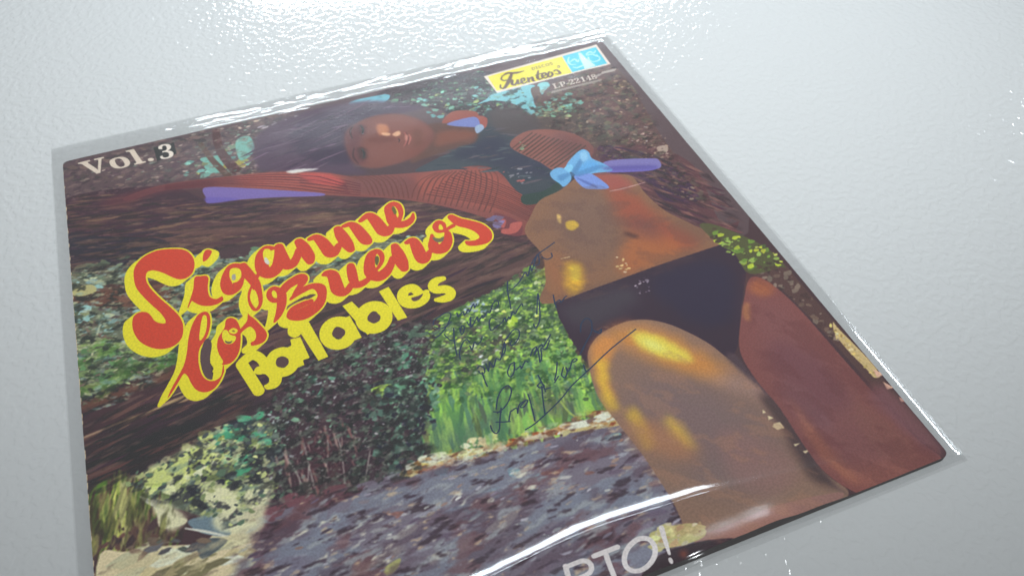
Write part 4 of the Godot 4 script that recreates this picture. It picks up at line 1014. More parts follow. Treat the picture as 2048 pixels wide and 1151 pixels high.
	soft([244.0, 108.3, 253.8, 99.2, 254.6, 101.3, 246.1, 109.9], Color(0.244, 0.488, 0.700), 0.7, 1.2)
	soft([246.7, 108.5, 260.6, 107.1, 262.3, 109.5, 248.2, 111.6], Color(0.261, 0.511, 0.731), 0.6, 1.2)
	soft([255.9, 94.8, 259.6, 94.4, 258.1, 100.0, 254.1, 101.1], Color(0.636, 0.843, 0.967), 0.7, 1.2)
	soft([245.9, 111.5, 252.4, 120.8, 252.8, 123.4, 248.3, 117.5], Color(0.291, 0.370, 0.649), 0.7, 1.2)
	soft([237.6, 107.4, 243.9, 107.3, 242.9, 109.5, 237.5, 111.5], Color(0.276, 0.522, 0.741), 0.7, 1.0)
	soft([264.6, 109.6, 288.7, 117.4, 284.7, 119.3, 263.7, 112.6], Color(0.347, 0.303, 0.597), 0.6, 1.5)
	brush([257.5, 127.7, 0.22, 265.6, 128.4, 0.31, 277.2, 128.1, 0.19], Color(0.854, 0.661, 0.629))
	fill([201.5, 186.1, 224.8, 184.3, 251.3, 182.7, 278.6, 181.6, 289.8, 181.1, 293.5, 188.6, 291.8, 201.8, 282.7, 213.1, 273.6, 225.3, 265.3, 237.1, 261.8, 240.4, 257.0, 240.2, 252.7, 228.6, 242.1, 214.4, 229.4, 207.8, 214.7, 209.0, 206.0, 213.6, 200.5, 221.2, 200.0, 211.2, 199.8, 194.6], Color(0.191, 0.070, 0.176), false)
	soft([202.5, 189.4, 235.7, 188.0, 237.9, 198.6, 220.2, 204.2, 207.5, 205.3], Color(0.261, 0.226, 0.263), 0.8, 8)
	soft([247.8, 189.4, 282.1, 189.4, 284.2, 203.9, 269.5, 223.7, 253.0, 217.2], Color(0.121, 0.070, 0.247), 0.6, 10)
	dabs([241.4, 186.9, 248.5, 188.1, 243.8, 199.4, 239.3, 195.9], 16, [Color(0.678, 0.619, 0.649), Color(0.516, 0.454, 0.511)], 1.6, 0.8, -6, 60)
	fill([201.8, 220.6, 206.4, 213.7, 214.7, 209.0, 229.4, 207.8, 242.1, 214.4, 252.7, 228.6, 257.6, 241.3, 263.9, 260.5, 264.9, 275.3, 262.0, 291.6, 264.6, 304.4, 267.1, 313.4, 251.2, 317.0, 229.6, 316.9, 215.3, 316.4, 203.1, 312.5, 203.5, 291.5, 202.3, 271.6, 199.9, 254.7, 197.8, 238.3], Color(0.593, 0.454, 0.372))
	soft([211.7, 235.7, 232.3, 241.1, 247.8, 255.4, 254.4, 278.8, 246.8, 297.4, 222.8, 297.0, 211.6, 278.8, 207.4, 257.6], Color(0.516, 0.419, 0.421), 0.8, 14)
	soft([216.6, 208.9, 233.5, 211.9, 246.1, 229.5, 253.8, 245.5, 248.5, 250.3, 238.8, 242.3, 228.2, 231.1, 218.0, 218.4], Color(0.874, 0.576, 0.247), 0.95, 7)
	soft([225.7, 213.7, 234.9, 218.5, 242.7, 231.1, 242.8, 237.4, 234.4, 233.0, 226.8, 224.7], Color(0.969, 0.883, 0.320), 1.0, 5)
	soft([227.8, 218.1, 233.1, 222.0, 235.5, 228.8, 229.3, 224.6], Color(0.969, 0.969, 0.544), 0.8, 3)
	soft([206.4, 213.7, 215.7, 210.9, 217.0, 218.0, 206.6, 228.1, 203.4, 243.2, 200.8, 236.8, 202.6, 223.8], Color(0.914, 0.597, 0.263), 0.9, 5)
	soft([205.3, 222.0, 208.4, 224.4, 203.3, 237.8, 202.4, 248.0, 199.7, 246.9, 200.2, 236.6], Color(0.969, 0.793, 0.214), 0.95, 3.5)
	soft([206.5, 247.0, 208.9, 251.1, 209.2, 260.9, 207.5, 270.0, 205.5, 267.3, 205.1, 256.7], Color(0.969, 0.803, 0.214), 0.95, 3.5)
	soft([218.7, 257.5, 221.9, 260.9, 223.0, 269.3, 222.5, 275.0, 219.0, 271.7, 217.5, 264.7], Color(0.969, 0.833, 0.278), 0.95, 3.5)
	soft([206.6, 254.8, 218.5, 262.0, 223.9, 276.5, 218.0, 279.0, 208.3, 272.7, 204.2, 263.8], Color(0.772, 0.511, 0.320), 0.7, 8)
	soft([201.0, 252.6, 203.9, 268.6, 204.6, 287.5, 207.1, 290.7, 207.2, 274.7, 205.5, 256.9], Color(0.678, 0.477, 0.347), 0.7, 6)
	soft([242.3, 244.5, 255.7, 250.4, 265.8, 261.2, 273.8, 271.1, 262.3, 266.5, 248.5, 254.3], Color(0.823, 0.661, 0.649), 0.4, 6)
	soft([235.9, 271.4, 251.8, 282.7, 255.1, 298.4, 243.2, 302.8, 229.7, 292.9], Color(0.625, 0.454, 0.421), 0.7, 9)
	soft([261.8, 240.4, 262.2, 251.6, 265.1, 262.3, 265.0, 280.5, 262.8, 303.7, 267.1, 313.4, 262.7, 307.1, 260.2, 290.9, 263.5, 277.4, 262.5, 262.6, 257.6, 241.3], Color(0.319, 0.226, 0.263), 0.95, 2.5)
	soft([259.9, 262.9, 266.1, 268.0, 265.5, 283.2, 263.6, 299.4, 264.4, 308.5, 258.0, 304.1, 258.4, 290.2, 259.4, 278.3], Color(0.261, 0.169, 0.176), 0.9, 3)
	fill([257.3, 269.2, 257.8, 271.0, 256.2, 270.9], Color(0.965, 0.893, 0.700), false)
	fill([257.6, 272.4, 259.3, 274.2, 256.7, 274.4], Color(0.965, 0.893, 0.700), false)
	fill([257.7, 276.6, 260.5, 276.7, 260.7, 279.8, 257.6, 279.6, 256.5, 277.6], Color(0.965, 0.893, 0.700), false)
	fill([259.8, 287.4, 262.7, 288.0, 259.9, 288.6], Color(0.965, 0.893, 0.700), false)
	fill([261.3, 291.4, 265.1, 291.9, 261.8, 292.7], Color(0.965, 0.893, 0.700), false)
	fill([264.3, 293.7, 266.9, 294.0, 264.2, 295.2], Color(0.965, 0.893, 0.700), false)
	fill([283.5, 213.5, 289.9, 206.2, 294.7, 205.0, 299.2, 211.8, 302.4, 229.0, 303.7, 256.7, 305.0, 282.1, 307.2, 304.2, 310.2, 313.6, 303.0, 315.0, 285.6, 316.2, 274.2, 316.2, 268.4, 311.7, 263.8, 300.7, 263.5, 286.1, 264.1, 271.2, 262.8, 254.6, 264.7, 239.8, 274.0, 225.5], Color(0.549, 0.289, 0.263))
	soft([289.2, 208.5, 295.5, 207.0, 298.7, 214.6, 291.9, 216.8, 287.4, 212.4], Color(0.731, 0.407, 0.214), 0.9, 3)
	soft([279.7, 218.4, 283.0, 218.4, 277.7, 227.0, 276.4, 224.0], Color(0.782, 0.511, 0.278), 0.85, 2.5)
	soft([283.7, 241.4, 293.4, 256.9, 292.8, 278.6, 282.3, 279.7, 276.6, 266.9, 273.7, 249.1], Color(0.446, 0.208, 0.247), 0.7, 10)
	soft([294.3, 276.5, 301.8, 292.5, 303.9, 308.2, 291.9, 308.3, 288.1, 294.6], Color(0.571, 0.317, 0.247), 0.7, 10)
	soft([271.1, 267.9, 271.5, 288.1, 273.7, 304.6, 273.9, 310.4, 269.9, 306.6, 267.0, 291.2], Color(0.782, 0.466, 0.292), 0.8, 5)
	soft([272.5, 302.9, 290.1, 307.5, 305.3, 312.4, 287.0, 314.5, 273.7, 313.8], Color(0.731, 0.431, 0.320), 0.7, 6)
	soft([284.0, 216.9, 296.6, 221.9, 298.9, 270.3, 305.7, 308.9, 281.0, 313.3, 264.9, 297.5, 263.7, 264.4], Color(0.538, 0.370, 0.397), 0.35, 14)  # lavender haze of the plastic over the far leg, painted into the print
	soft([270.3, 261.7, 277.6, 272.6, 278.0, 285.6, 271.9, 280.7], Color(0.560, 0.431, 0.511), 0.5, 6)
	fill([294.2, 202.8, 310.6, 200.7, 312.0, 214.9, 312.9, 244.0, 313.0, 271.7, 313.3, 299.6, 311.3, 312.4, 308.4, 302.7, 306.5, 280.1, 305.4, 254.4, 303.3, 227.7, 300.2, 210.2], Color(0.347, 0.208, 0.196))
	dabs([297.4, 204.1, 310.9, 204.3, 310.6, 240.0, 306.2, 253.3, 304.1, 226.5], 120, [Color(0.422, 0.317, 0.263), Color(0.291, 0.169, 0.154), Color(0.516, 0.431, 0.372)], 3, 1.6, -6, 60)
	fill([287.8, 165.5, 296.6, 169.8, 309.5, 189.6, 311.4, 204.4, 308.4, 204.0, 293.1, 202.4, 293.5, 188.6, 289.8, 181.1], Color(0.333, 0.331, 0.154))
	dabs([288.6, 166.6, 308.2, 187.3, 312.3, 201.4, 294.0, 201.0, 290.8, 184.0], 150, [Color(0.470, 0.608, 0.196), Color(0.731, 0.793, 0.196), Color(0.347, 0.431, 0.154), Color(0.625, 0.733, 0.320), Color(0.276, 0.208, 0.130)], 3, 1.7, -6, 50)
	dabs([300.6, 177.0, 309.5, 189.6, 312.3, 201.4, 305.8, 195.3], 40, [Color(0.864, 0.883, 0.231), Color(0.782, 0.813, 0.372)], 2.6, 1.6, -6, 40)
	fill([312.2, 240.7, 312.1, 245.2, 313.7, 260.6, 313.4, 271.9, 309.9, 272.4, 309.7, 267.6, 308.6, 257.2, 308.8, 246.9], Color(0.874, 0.753, 0.511))
	dabs([311.3, 241.8, 312.0, 271.3, 309.7, 267.6, 307.9, 248.1], 50, [Color(0.884, 0.763, 0.444), Color(0.720, 0.587, 0.347), Color(0.965, 0.863, 0.649)], 1.8, 0.9, -6, 60)
	fill([312.3, 268.6, 315.3, 272.6, 311.1, 272.9], Color(0.965, 0.763, 0.649), false)
	fill([312.1, 275.5, 314.4, 279.7, 311.1, 279.4], Color(0.965, 0.763, 0.649), false)
	fill([313.4, 284.1, 314.7, 287.3, 312.6, 286.4], Color(0.965, 0.763, 0.649), false)
	soft([308.8, 275.5, 312.3, 282.3, 313.3, 299.6, 312.9, 311.3, 308.6, 311.3, 304.0, 296.0, 301.9, 279.6], Color(0.527, 0.317, 0.334), 0.9, 3)
	fill([205.5, 308.4, 220.4, 308.0, 239.7, 308.1, 256.0, 310.1, 265.4, 312.7, 250.0, 318.7, 229.1, 317.7, 209.8, 315.2, 201.0, 312.7], Color(0.636, 0.454, 0.409))
	soft([208.9, 309.7, 230.0, 309.7, 246.7, 310.8, 235.2, 314.9, 214.6, 314.0], Color(0.751, 0.511, 0.432), 0.6, 6)
	fill([189.6, 300.0, 197.7, 300.0, 206.9, 302.4, 209.0, 306.6, 205.0, 309.2, 193.5, 307.7, 189.0, 304.9], Color(0.813, 0.773, 0.500))
	dabs([189.8, 299.4, 208.5, 303.2, 207.2, 309.0, 188.1, 306.6], 40, [Color(0.914, 0.863, 0.597), Color(0.731, 0.608, 0.432), Color(0.965, 0.913, 0.751)], 4, 2, -3, 30)
	fill([188.9, 308.9, 204.5, 310.1, 218.0, 315.4, 205.5, 315.5, 185.8, 314.7, 178.0, 314.5], Color(0.191, 0.070, 0.130))
	soft([196.0, 310.7, 198.2, 311.0, 197.0, 313.2, 195.3, 312.7], Color(0.678, 0.317, 0.176), 0.8, 1.5)
	mottle([221.8, 120.8, 258.1, 114.7, 276.7, 150.4, 289.8, 181.1, 201.5, 186.1, 213.0, 129.1], Color(0.398, 0.274, 0.247), 0.25, 16, 1.6, 30, 0.0)
	mottle([204.8, 216.0, 229.4, 207.8, 257.6, 241.3, 262.0, 291.6, 251.2, 317.0, 203.1, 312.5, 199.9, 254.7], Color(0.731, 0.522, 0.397), 0.3, 14, 2, 45, 0.1)
	mottle([283.5, 213.5, 294.7, 205.0, 303.7, 256.7, 310.2, 313.6, 274.2, 316.2, 264.1, 271.2], Color(0.422, 0.190, 0.196), 0.3, 16, 2, 50, 0.0)
	soften(3.0)
	for i in 90:
		var y := rng.randf_range(2.0, 312.0)
		brush([0.0, y, rng.randf_range(0.1, 0.45), 0.1, y + rng.randf_range(0.4, 2.5), 0.1], Color(0.884, 0.793, 0.649), 0.0, Vector2.ZERO, 2)


func lettering() -> void:
	fill([60.5, 93.5, 62.8, 94.1, 66.0, 97.5, 65.6, 100.9, 63.1, 104.1, 59.9, 105.9, 57.1, 102.9, 58.1, 100.2, 58.6, 95.0], Color(0.969, 0.913, 0.070))
	letter([47.1, 88.2, 51.4, 90.8, 54.0, 95.9, 54.4, 101.3, 52.8, 106.8, 49.6, 109.4, 46.2, 108.9, 43.2, 106.0, 39.7, 101.8, 36.0, 98.8, 33.4, 98.7, 32.3, 101.3, 32.4, 105.6, 34.1, 111.2, 37.2, 118.2, 40.8, 125.3, 43.4, 131.1, 44.4, 136.2, 44.0, 141.4, 42.4, 145.4, 39.2, 147.8, 34.9, 147.8, 30.9, 145.7, 27.1, 141.6, 24.7, 136.8, 23.6, 131.1, 23.9, 126.5, 25.1, 123.5, 27.9, 122.6, 30.5, 124.0, 31.9, 126.6, 33.1, 130.2, 35.3, 132.6, 37.4, 133.3, 37.4, 130.7, 35.8, 126.1, 33.1, 120.7, 29.9, 113.7, 27.5, 107.0, 27.0, 100.9, 27.5, 95.1, 29.7, 90.7, 33.7, 87.4, 39.7, 86.2])
	letter([53.2, 110.4, 55.7, 110.5, 58.2, 111.2, 59.0, 113.6, 58.0, 118.2, 57.6, 123.0, 58.3, 125.8, 60.6, 127.5, 63.0, 126.8, 63.2, 129.3, 60.4, 130.7, 56.8, 130.5, 53.2, 128.6, 50.8, 125.7, 49.8, 124.8, 47.9, 128.2, 47.8, 127.3, 49.8, 122.4, 51.6, 117.4])
	stem([74.4, 111.2, 1.62, 70.3, 110.1, 2.06, 67.2, 115.1, 2.39, 66.0, 120.5, 2.71, 67.1, 124.5, 2.97, 70.2, 123.0, 2.71, 72.9, 119.0, 1.59, 74.3, 113.6, 1.46])
	stem([75.1, 111.1, 2.06, 76.6, 117.5, 2.54, 78.4, 123.8, 2.29, 78.8, 130.6, 1.69, 78.5, 136.2, 1.18, 76.9, 140.0, 0.83, 75.2, 139.8, 0.83, 74.1, 135.3, 0.69, 74.7, 129.8, 0.63, 76.9, 125.3, 0.64, 80.2, 120.3, 1.01, 82.5, 117.7, 1.60])
	stem([90.0, 104.7, 1.51, 87.2, 103.8, 1.81, 84.5, 107.5, 2.54, 83.4, 112.3, 2.96, 83.6, 117.7, 3.29, 86.3, 120.5, 3.27, 90.1, 117.6, 3.09, 92.3, 111.4, 2.69, 93.2, 105.5, 2.12])
	stem([93.3, 105.0, 2.27, 93.4, 111.9, 2.84, 94.2, 117.9, 2.95, 96.8, 118.5, 2.51, 99.6, 115.2, 2.09, 101.8, 110.7, 1.81])
	stem([103.0, 105.2, 2.29, 104.1, 109.8, 3.03, 105.1, 116.5, 2.99, 105.0, 120.0, 1.93])
	stem([108.2, 105.4, 1.38, 111.3, 105.3, 2.16, 113.2, 109.3, 2.91, 114.3, 113.8, 3.18, 115.4, 117.9, 3.31, 117.5, 117.6, 2.56, 120.3, 114.4, 1.67])
	stem([122.4, 103.6, 2.19, 123.0, 109.0, 3.09, 124.0, 114.9, 3.05, 124.7, 119.3, 2.12])
	stem([125.6, 102.7, 1.26, 128.9, 102.6, 1.89, 130.7, 105.5, 2.66, 131.9, 110.6, 3.10, 133.0, 115.7, 3.07, 133.7, 117.4, 2.14])
	stem([134.2, 102.0, 1.27, 138.7, 99.7, 2.08, 140.6, 103.1, 2.86, 141.6, 107.8, 3.15, 142.6, 113.0, 3.27, 144.3, 114.4, 2.64, 146.9, 111.9, 1.88])
	stem([150.6, 109.0, 1.90, 152.9, 107.0, 1.11, 154.4, 103.2, 1.29, 154.4, 98.3, 1.62, 152.3, 96.0, 1.63, 149.6, 98.3, 2.27, 149.1, 103.1, 2.64, 149.0, 108.9, 2.84, 151.7, 111.7, 2.52, 155.1, 111.8, 2.21, 158.1, 109.8, 1.51, 159.7, 106.5, 0.56])
	letter([53.1, 133.0, 55.2, 133.4, 56.2, 136.2, 55.6, 141.4, 53.8, 146.8, 51.7, 150.1, 49.4, 153.3, 48.3, 157.3, 47.8, 162.2, 48.2, 167.3, 49.3, 170.5, 51.3, 172.4, 53.6, 172.6, 55.7, 171.0, 57.3, 165.9, 57.3, 168.8, 56.6, 170.6, 54.4, 174.3, 51.4, 177.0, 47.8, 177.1, 45.0, 174.7, 43.5, 170.7, 42.6, 166.4, 41.2, 164.5, 38.8, 167.7, 35.7, 172.0, 33.4, 174.5, 35.3, 170.5, 38.5, 165.5, 41.9, 159.8, 44.0, 153.4, 45.5, 146.5, 47.7, 139.8, 50.6, 134.7])
	letter([64.1, 140.7, 66.1, 142.1, 67.2, 145.2, 67.4, 149.2, 66.6, 154.9, 65.2, 160.3, 63.2, 163.9, 60.5, 166.1, 57.8, 166.0, 56.9, 165.4, 57.6, 163.9, 56.7, 159.9, 56.4, 155.4, 57.6, 150.6, 59.7, 147.6, 61.3, 145.2, 62.3, 141.7])
	letter([72.1, 141.3, 72.7, 142.7, 74.4, 145.7, 76.3, 150.4, 77.7, 154.8, 77.4, 157.7, 75.6, 160.0, 72.8, 160.5, 70.4, 160.0, 70.4, 158.3, 72.2, 157.5, 73.2, 155.3, 73.2, 152.2, 72.0, 149.5, 70.7, 149.3, 68.6, 150.4, 66.0, 152.4, 66.4, 149.9, 69.1, 147.5, 71.1, 145.2])
	stem([87.2, 138.5, 1.55, 84.2, 137.7, 1.42, 83.0, 134.9, 1.29, 83.6, 131.8, 1.17, 85.6, 130.4, 1.18, 87.4, 132.1, 1.44, 88.4, 135.2, 2.08, 87.5, 140.1, 2.18, 86.2, 144.0, 1.90, 84.3, 147.7, 1.38, 82.2, 150.5, 0.56])
	stem([88.5, 134.5, 1.95, 91.9, 131.2, 2.37, 96.1, 129.3, 2.65, 99.0, 128.7, 2.67, 99.0, 130.9, 2.25, 97.4, 133.4, 1.45, 94.6, 136.1, 0.85, 92.3, 139.4, 0.52])
	stem([91.7, 139.9, 0.77, 96.6, 136.9, 1.70, 102.3, 135.7, 1.71, 105.5, 138.1, 2.49, 105.3, 143.0, 2.07, 102.9, 147.0, 2.56, 99.2, 149.2, 3.30, 94.7, 150.4, 3.66, 91.1, 150.0, 3.02, 89.8, 148.8, 1.89, 91.4, 146.1, 1.40, 95.9, 144.9, 1.53, 99.8, 144.4, 1.29])
	stem([108.7, 130.6, 0.87, 110.9, 130.4, 2.18, 112.8, 132.2, 2.76, 112.9, 136.9, 3.01, 112.8, 142.0, 3.12, 114.4, 144.4, 2.68, 116.9, 144.0, 1.84, 119.1, 141.5, 1.57])
	stem([122.0, 129.8, 1.91, 121.5, 133.5, 2.33, 121.0, 138.5, 2.30, 121.1, 141.5, 1.86])
	stem([119.5, 142.5, 1.28, 122.1, 142.7, 2.00, 124.6, 142.4, 1.86, 127.4, 141.0, 1.44])
	stem([133.0, 136.2, 0.88, 136.1, 132.7, 1.04, 137.3, 128.5, 1.35, 136.1, 125.2, 1.51, 132.9, 126.6, 2.25, 130.2, 132.6, 2.65, 129.8, 138.1, 3.20, 132.1, 141.2, 2.89, 135.5, 140.1, 2.76, 138.9, 136.9, 2.06, 141.7, 132.3, 1.64])
	stem([144.8, 125.0, 1.97, 144.8, 130.4, 3.00, 144.8, 136.6, 3.11, 144.8, 140.8, 2.05])
	stem([150.9, 124.8, 1.37, 153.9, 124.5, 2.15, 154.4, 128.8, 2.89, 154.3, 134.2, 3.15, 154.7, 138.3, 2.97, 157.1, 137.1, 2.09, 159.3, 134.4, 1.21])
	stem([170.4, 123.5, 0.86, 171.3, 119.6, 1.10, 169.5, 117.1, 1.42, 167.1, 119.4, 1.57, 167.3, 123.0, 1.17, 170.8, 124.0, 1.01])
	stem([163.6, 124.3, 0.77, 162.9, 128.0, 1.84, 162.2, 131.4, 2.74, 162.8, 134.1, 3.18, 165.8, 134.7, 3.18, 169.2, 131.4, 2.45, 171.0, 126.6, 1.70, 171.1, 123.8, 1.01, 175.3, 122.1, 1.26])
	stem([176.4, 116.0, 1.91, 179.0, 120.8, 2.85, 183.1, 124.3, 2.99, 186.3, 127.9, 3.29, 187.9, 132.8, 3.26, 186.5, 136.4, 2.92, 182.3, 137.3, 1.99, 178.7, 136.4, 1.68, 177.6, 134.9, 0.76])
	letter([61.0, 94.2, 62.9, 95.4, 62.9, 97.2, 60.7, 100.5, 58.6, 101.7, 58.3, 100.2, 59.3, 96.2])
	set_letters(Color(0.863, 0.237, 0.074), Color(0.969, 0.913, 0.070), 0.75, Vector2(-3.57, 2.40))
	fill([53.6, 135.0, 54.8, 136.4, 54.1, 141.6, 52.5, 146.3, 50.5, 148.9, 50.0, 147.6, 51.0, 142.7, 52.3, 137.8], Color(0.969, 0.913, 0.070))
	fill([59.4, 149.8, 60.3, 147.1, 61.9, 147.4, 62.8, 150.4, 64.9, 152.4, 64.2, 154.7, 62.5, 155.7, 60.2, 154.8, 59.5, 152.5], Color(0.969, 0.913, 0.070))
	fill([60.1, 152.8, 61.4, 154.1, 63.1, 154.3, 62.1, 155.4, 60.5, 154.6], Color(0.398, 0.331, 0.263))
	brush([63.1, 148.4, 0.63, 64.6, 147.7, 0.57, 65.7, 149.3, 0.57, 64.7, 150.2, 0.56, 63.3, 149.1, 0.56], Color(0.969, 0.913, 0.070))
	fill([63.8, 148.7, 64.7, 148.6, 65.1, 149.4, 64.3, 149.5], Color(0.571, 0.499, 0.070))
	fill([51.7, 150.1, 53.7, 149.1, 54.5, 153.1, 52.7, 160.5, 52.3, 167.5, 52.0, 171.6, 50.0, 170.5, 48.8, 166.8, 48.7, 161.8, 49.2, 156.9], Color(0.347, 0.243, 0.247))
	fill([69.5, 111.3, 71.9, 111.3, 73.6, 113.3, 73.3, 117.5, 71.3, 120.1, 69.0, 120.0, 68.3, 117.2, 68.5, 113.9], Color(0.969, 0.913, 0.070))
	fill([69.6, 115.2, 70.9, 115.3, 70.7, 118.2, 69.5, 119.0, 69.0, 117.5], Color(0.678, 0.661, 0.597))
	fill([76.1, 128.7, 77.6, 128.5, 78.0, 132.8, 77.6, 137.5, 75.9, 139.1, 74.8, 135.6, 74.8, 131.5], Color(0.969, 0.913, 0.070))
	fill([87.4, 104.1, 89.0, 105.4, 89.1, 109.7, 88.0, 113.3, 86.3, 114.5, 85.1, 112.1, 85.2, 107.7, 86.0, 104.9], Color(0.969, 0.913, 0.070))
	fill([85.8, 109.3, 86.9, 111.5, 87.0, 114.2, 86.0, 114.4, 85.1, 112.1], Color(0.884, 0.863, 0.801))
	fill([151.8, 97.7, 152.5, 99.0, 152.5, 102.5, 151.1, 103.9, 150.8, 101.8, 150.8, 99.3], Color(0.422, 0.357, 0.070))
	fill([134.2, 128.5, 135.7, 128.6, 135.2, 131.5, 133.6, 134.0, 133.1, 132.4], Color(0.398, 0.357, 0.130))
	fill([163.6, 126.0, 166.2, 127.8, 168.6, 127.5, 167.3, 130.2, 164.8, 130.2, 163.5, 128.3], Color(0.458, 0.407, 0.263))
	fill([169.1, 120.2, 170.2, 120.6, 170.0, 122.4, 168.7, 122.4, 168.1, 121.2], Color(0.969, 0.913, 0.070))
	fill([97.4, 141.6, 100.3, 140.3, 102.7, 141.3, 101.6, 142.1, 98.8, 142.8], Color(0.373, 0.243, 0.214))
	brush([64.7, 168.4, 2.54, 68.8, 184.8, 2.44], Color(0.969, 0.913, 0.070))
	brush([65.4, 167.3, 2.22, 69.7, 165.3, 2.46, 72.6, 168.2, 2.23, 73.5, 172.5, 1.98, 71.4, 175.0, 1.75, 69.8, 174.3, 1.09], Color(0.969, 0.913, 0.070))
	brush([71.0, 174.2, 2.08, 74.7, 175.6, 2.41, 76.6, 179.6, 2.61, 75.7, 183.1, 2.47, 73.1, 184.0, 1.60, 72.0, 183.3, 0.75], Color(0.969, 0.913, 0.070))
	brush([85.6, 173.2, 2.45, 84.9, 176.6, 2.43, 82.7, 178.8, 2.41, 79.8, 179.0, 2.40, 77.4, 177.2, 2.41, 76.3, 174.0, 2.42, 76.9, 170.6, 2.44, 79.1, 168.3, 2.46, 82.1, 168.1, 2.47, 84.5, 170.0, 2.47, 85.6, 173.2, 2.45], Color(0.969, 0.913, 0.070))
	fill([81.3, 167.6, 86.4, 166.2, 89.1, 178.4, 84.3, 179.2, 83.4, 174.4, 83.1, 171.0], Color(0.969, 0.913, 0.070), false)
	fill([78.2, 173.0, 79.6, 170.6, 82.1, 170.9, 83.6, 173.2, 82.9, 175.6, 80.9, 176.6, 78.7, 175.4], Color(0.347, 0.208, 0.214))
	fill([86.6, 162.8, 90.9, 163.0, 92.2, 175.6, 89.3, 175.8, 89.3, 178.4, 85.4, 178.9], Color(0.969, 0.913, 0.070), false)
	fill([87.2, 156.0, 90.4, 155.9, 92.3, 158.8, 91.1, 161.8, 88.4, 162.5, 86.4, 159.9], Color(0.969, 0.913, 0.070))
	fill([90.8, 153.9, 96.3, 156.1, 99.7, 177.9, 95.3, 178.5, 91.4, 160.5], Color(0.969, 0.913, 0.070), false)
	brush([112.1, 166.5, 2.91, 111.1, 170.4, 2.88, 108.5, 173.0, 2.85, 105.3, 173.2, 2.84, 102.6, 171.1, 2.85, 101.5, 167.4, 2.87, 102.4, 163.5, 2.90, 105.0, 160.8, 2.93, 108.3, 160.6, 2.94, 111.0, 162.7, 2.93, 112.1, 166.5, 2.91], Color(0.969, 0.913, 0.070))
	fill([108.0, 160.0, 113.9, 159.3, 115.7, 173.1, 110.1, 173.7, 109.5, 169.8, 109.8, 164.3], Color(0.969, 0.913, 0.070), false)
	fill([104.1, 166.6, 105.7, 164.1, 108.3, 164.2, 109.8, 166.4, 109.1, 169.0, 106.9, 169.8, 104.6, 168.5], Color(0.347, 0.208, 0.214))
	brush([129.1, 163.5, 2.98, 128.0, 167.4, 2.95, 125.3, 170.0, 2.92, 122.0, 170.2, 2.91, 119.3, 168.2, 2.92, 118.3, 164.5, 2.94, 119.3, 160.6, 2.97, 122.1, 158.0, 3.00, 125.4, 157.7, 3.01, 128.1, 159.8, 3.00, 129.1, 163.5, 2.98], Color(0.969, 0.913, 0.070))
	fill([112.3, 152.5, 116.9, 151.4, 120.0, 160.0, 120.3, 168.4, 122.8, 170.9, 118.4, 172.6], Color(0.969, 0.913, 0.070), false)
	fill([120.9, 163.3, 122.5, 161.4, 125.3, 162.1, 126.5, 164.4, 125.3, 166.8, 122.8, 167.1, 120.9, 165.4], Color(0.360, 0.226, 0.231))
	fill([129.9, 150.1, 134.8, 148.9, 137.4, 169.5, 133.0, 169.7], Color(0.969, 0.913, 0.070), false)
	brush([146.7, 158.3, 2.21, 144.8, 153.7, 2.48, 140.8, 154.0, 2.46, 138.9, 157.5, 2.56, 139.6, 161.5, 2.54, 143.4, 163.4, 2.42, 147.6, 162.4, 2.07, 149.4, 160.1, 1.71], Color(0.969, 0.913, 0.070))
	brush([139.8, 159.0, 1.58, 144.2, 159.0, 1.47, 150.1, 158.1, 1.23], Color(0.969, 0.913, 0.070))
	fill([142.5, 159.3, 145.9, 159.1, 148.2, 158.8, 145.7, 161.3, 142.9, 161.5], Color(0.360, 0.226, 0.231))
	brush([159.5, 153.3, 1.51, 156.1, 153.5, 2.13, 153.7, 155.7, 2.24, 154.4, 158.6, 2.35, 158.5, 159.9, 2.47, 160.1, 162.4, 2.34, 158.7, 164.9, 2.32, 155.6, 165.2, 2.07, 152.7, 164.4, 1.22], Color(0.969, 0.913, 0.070))


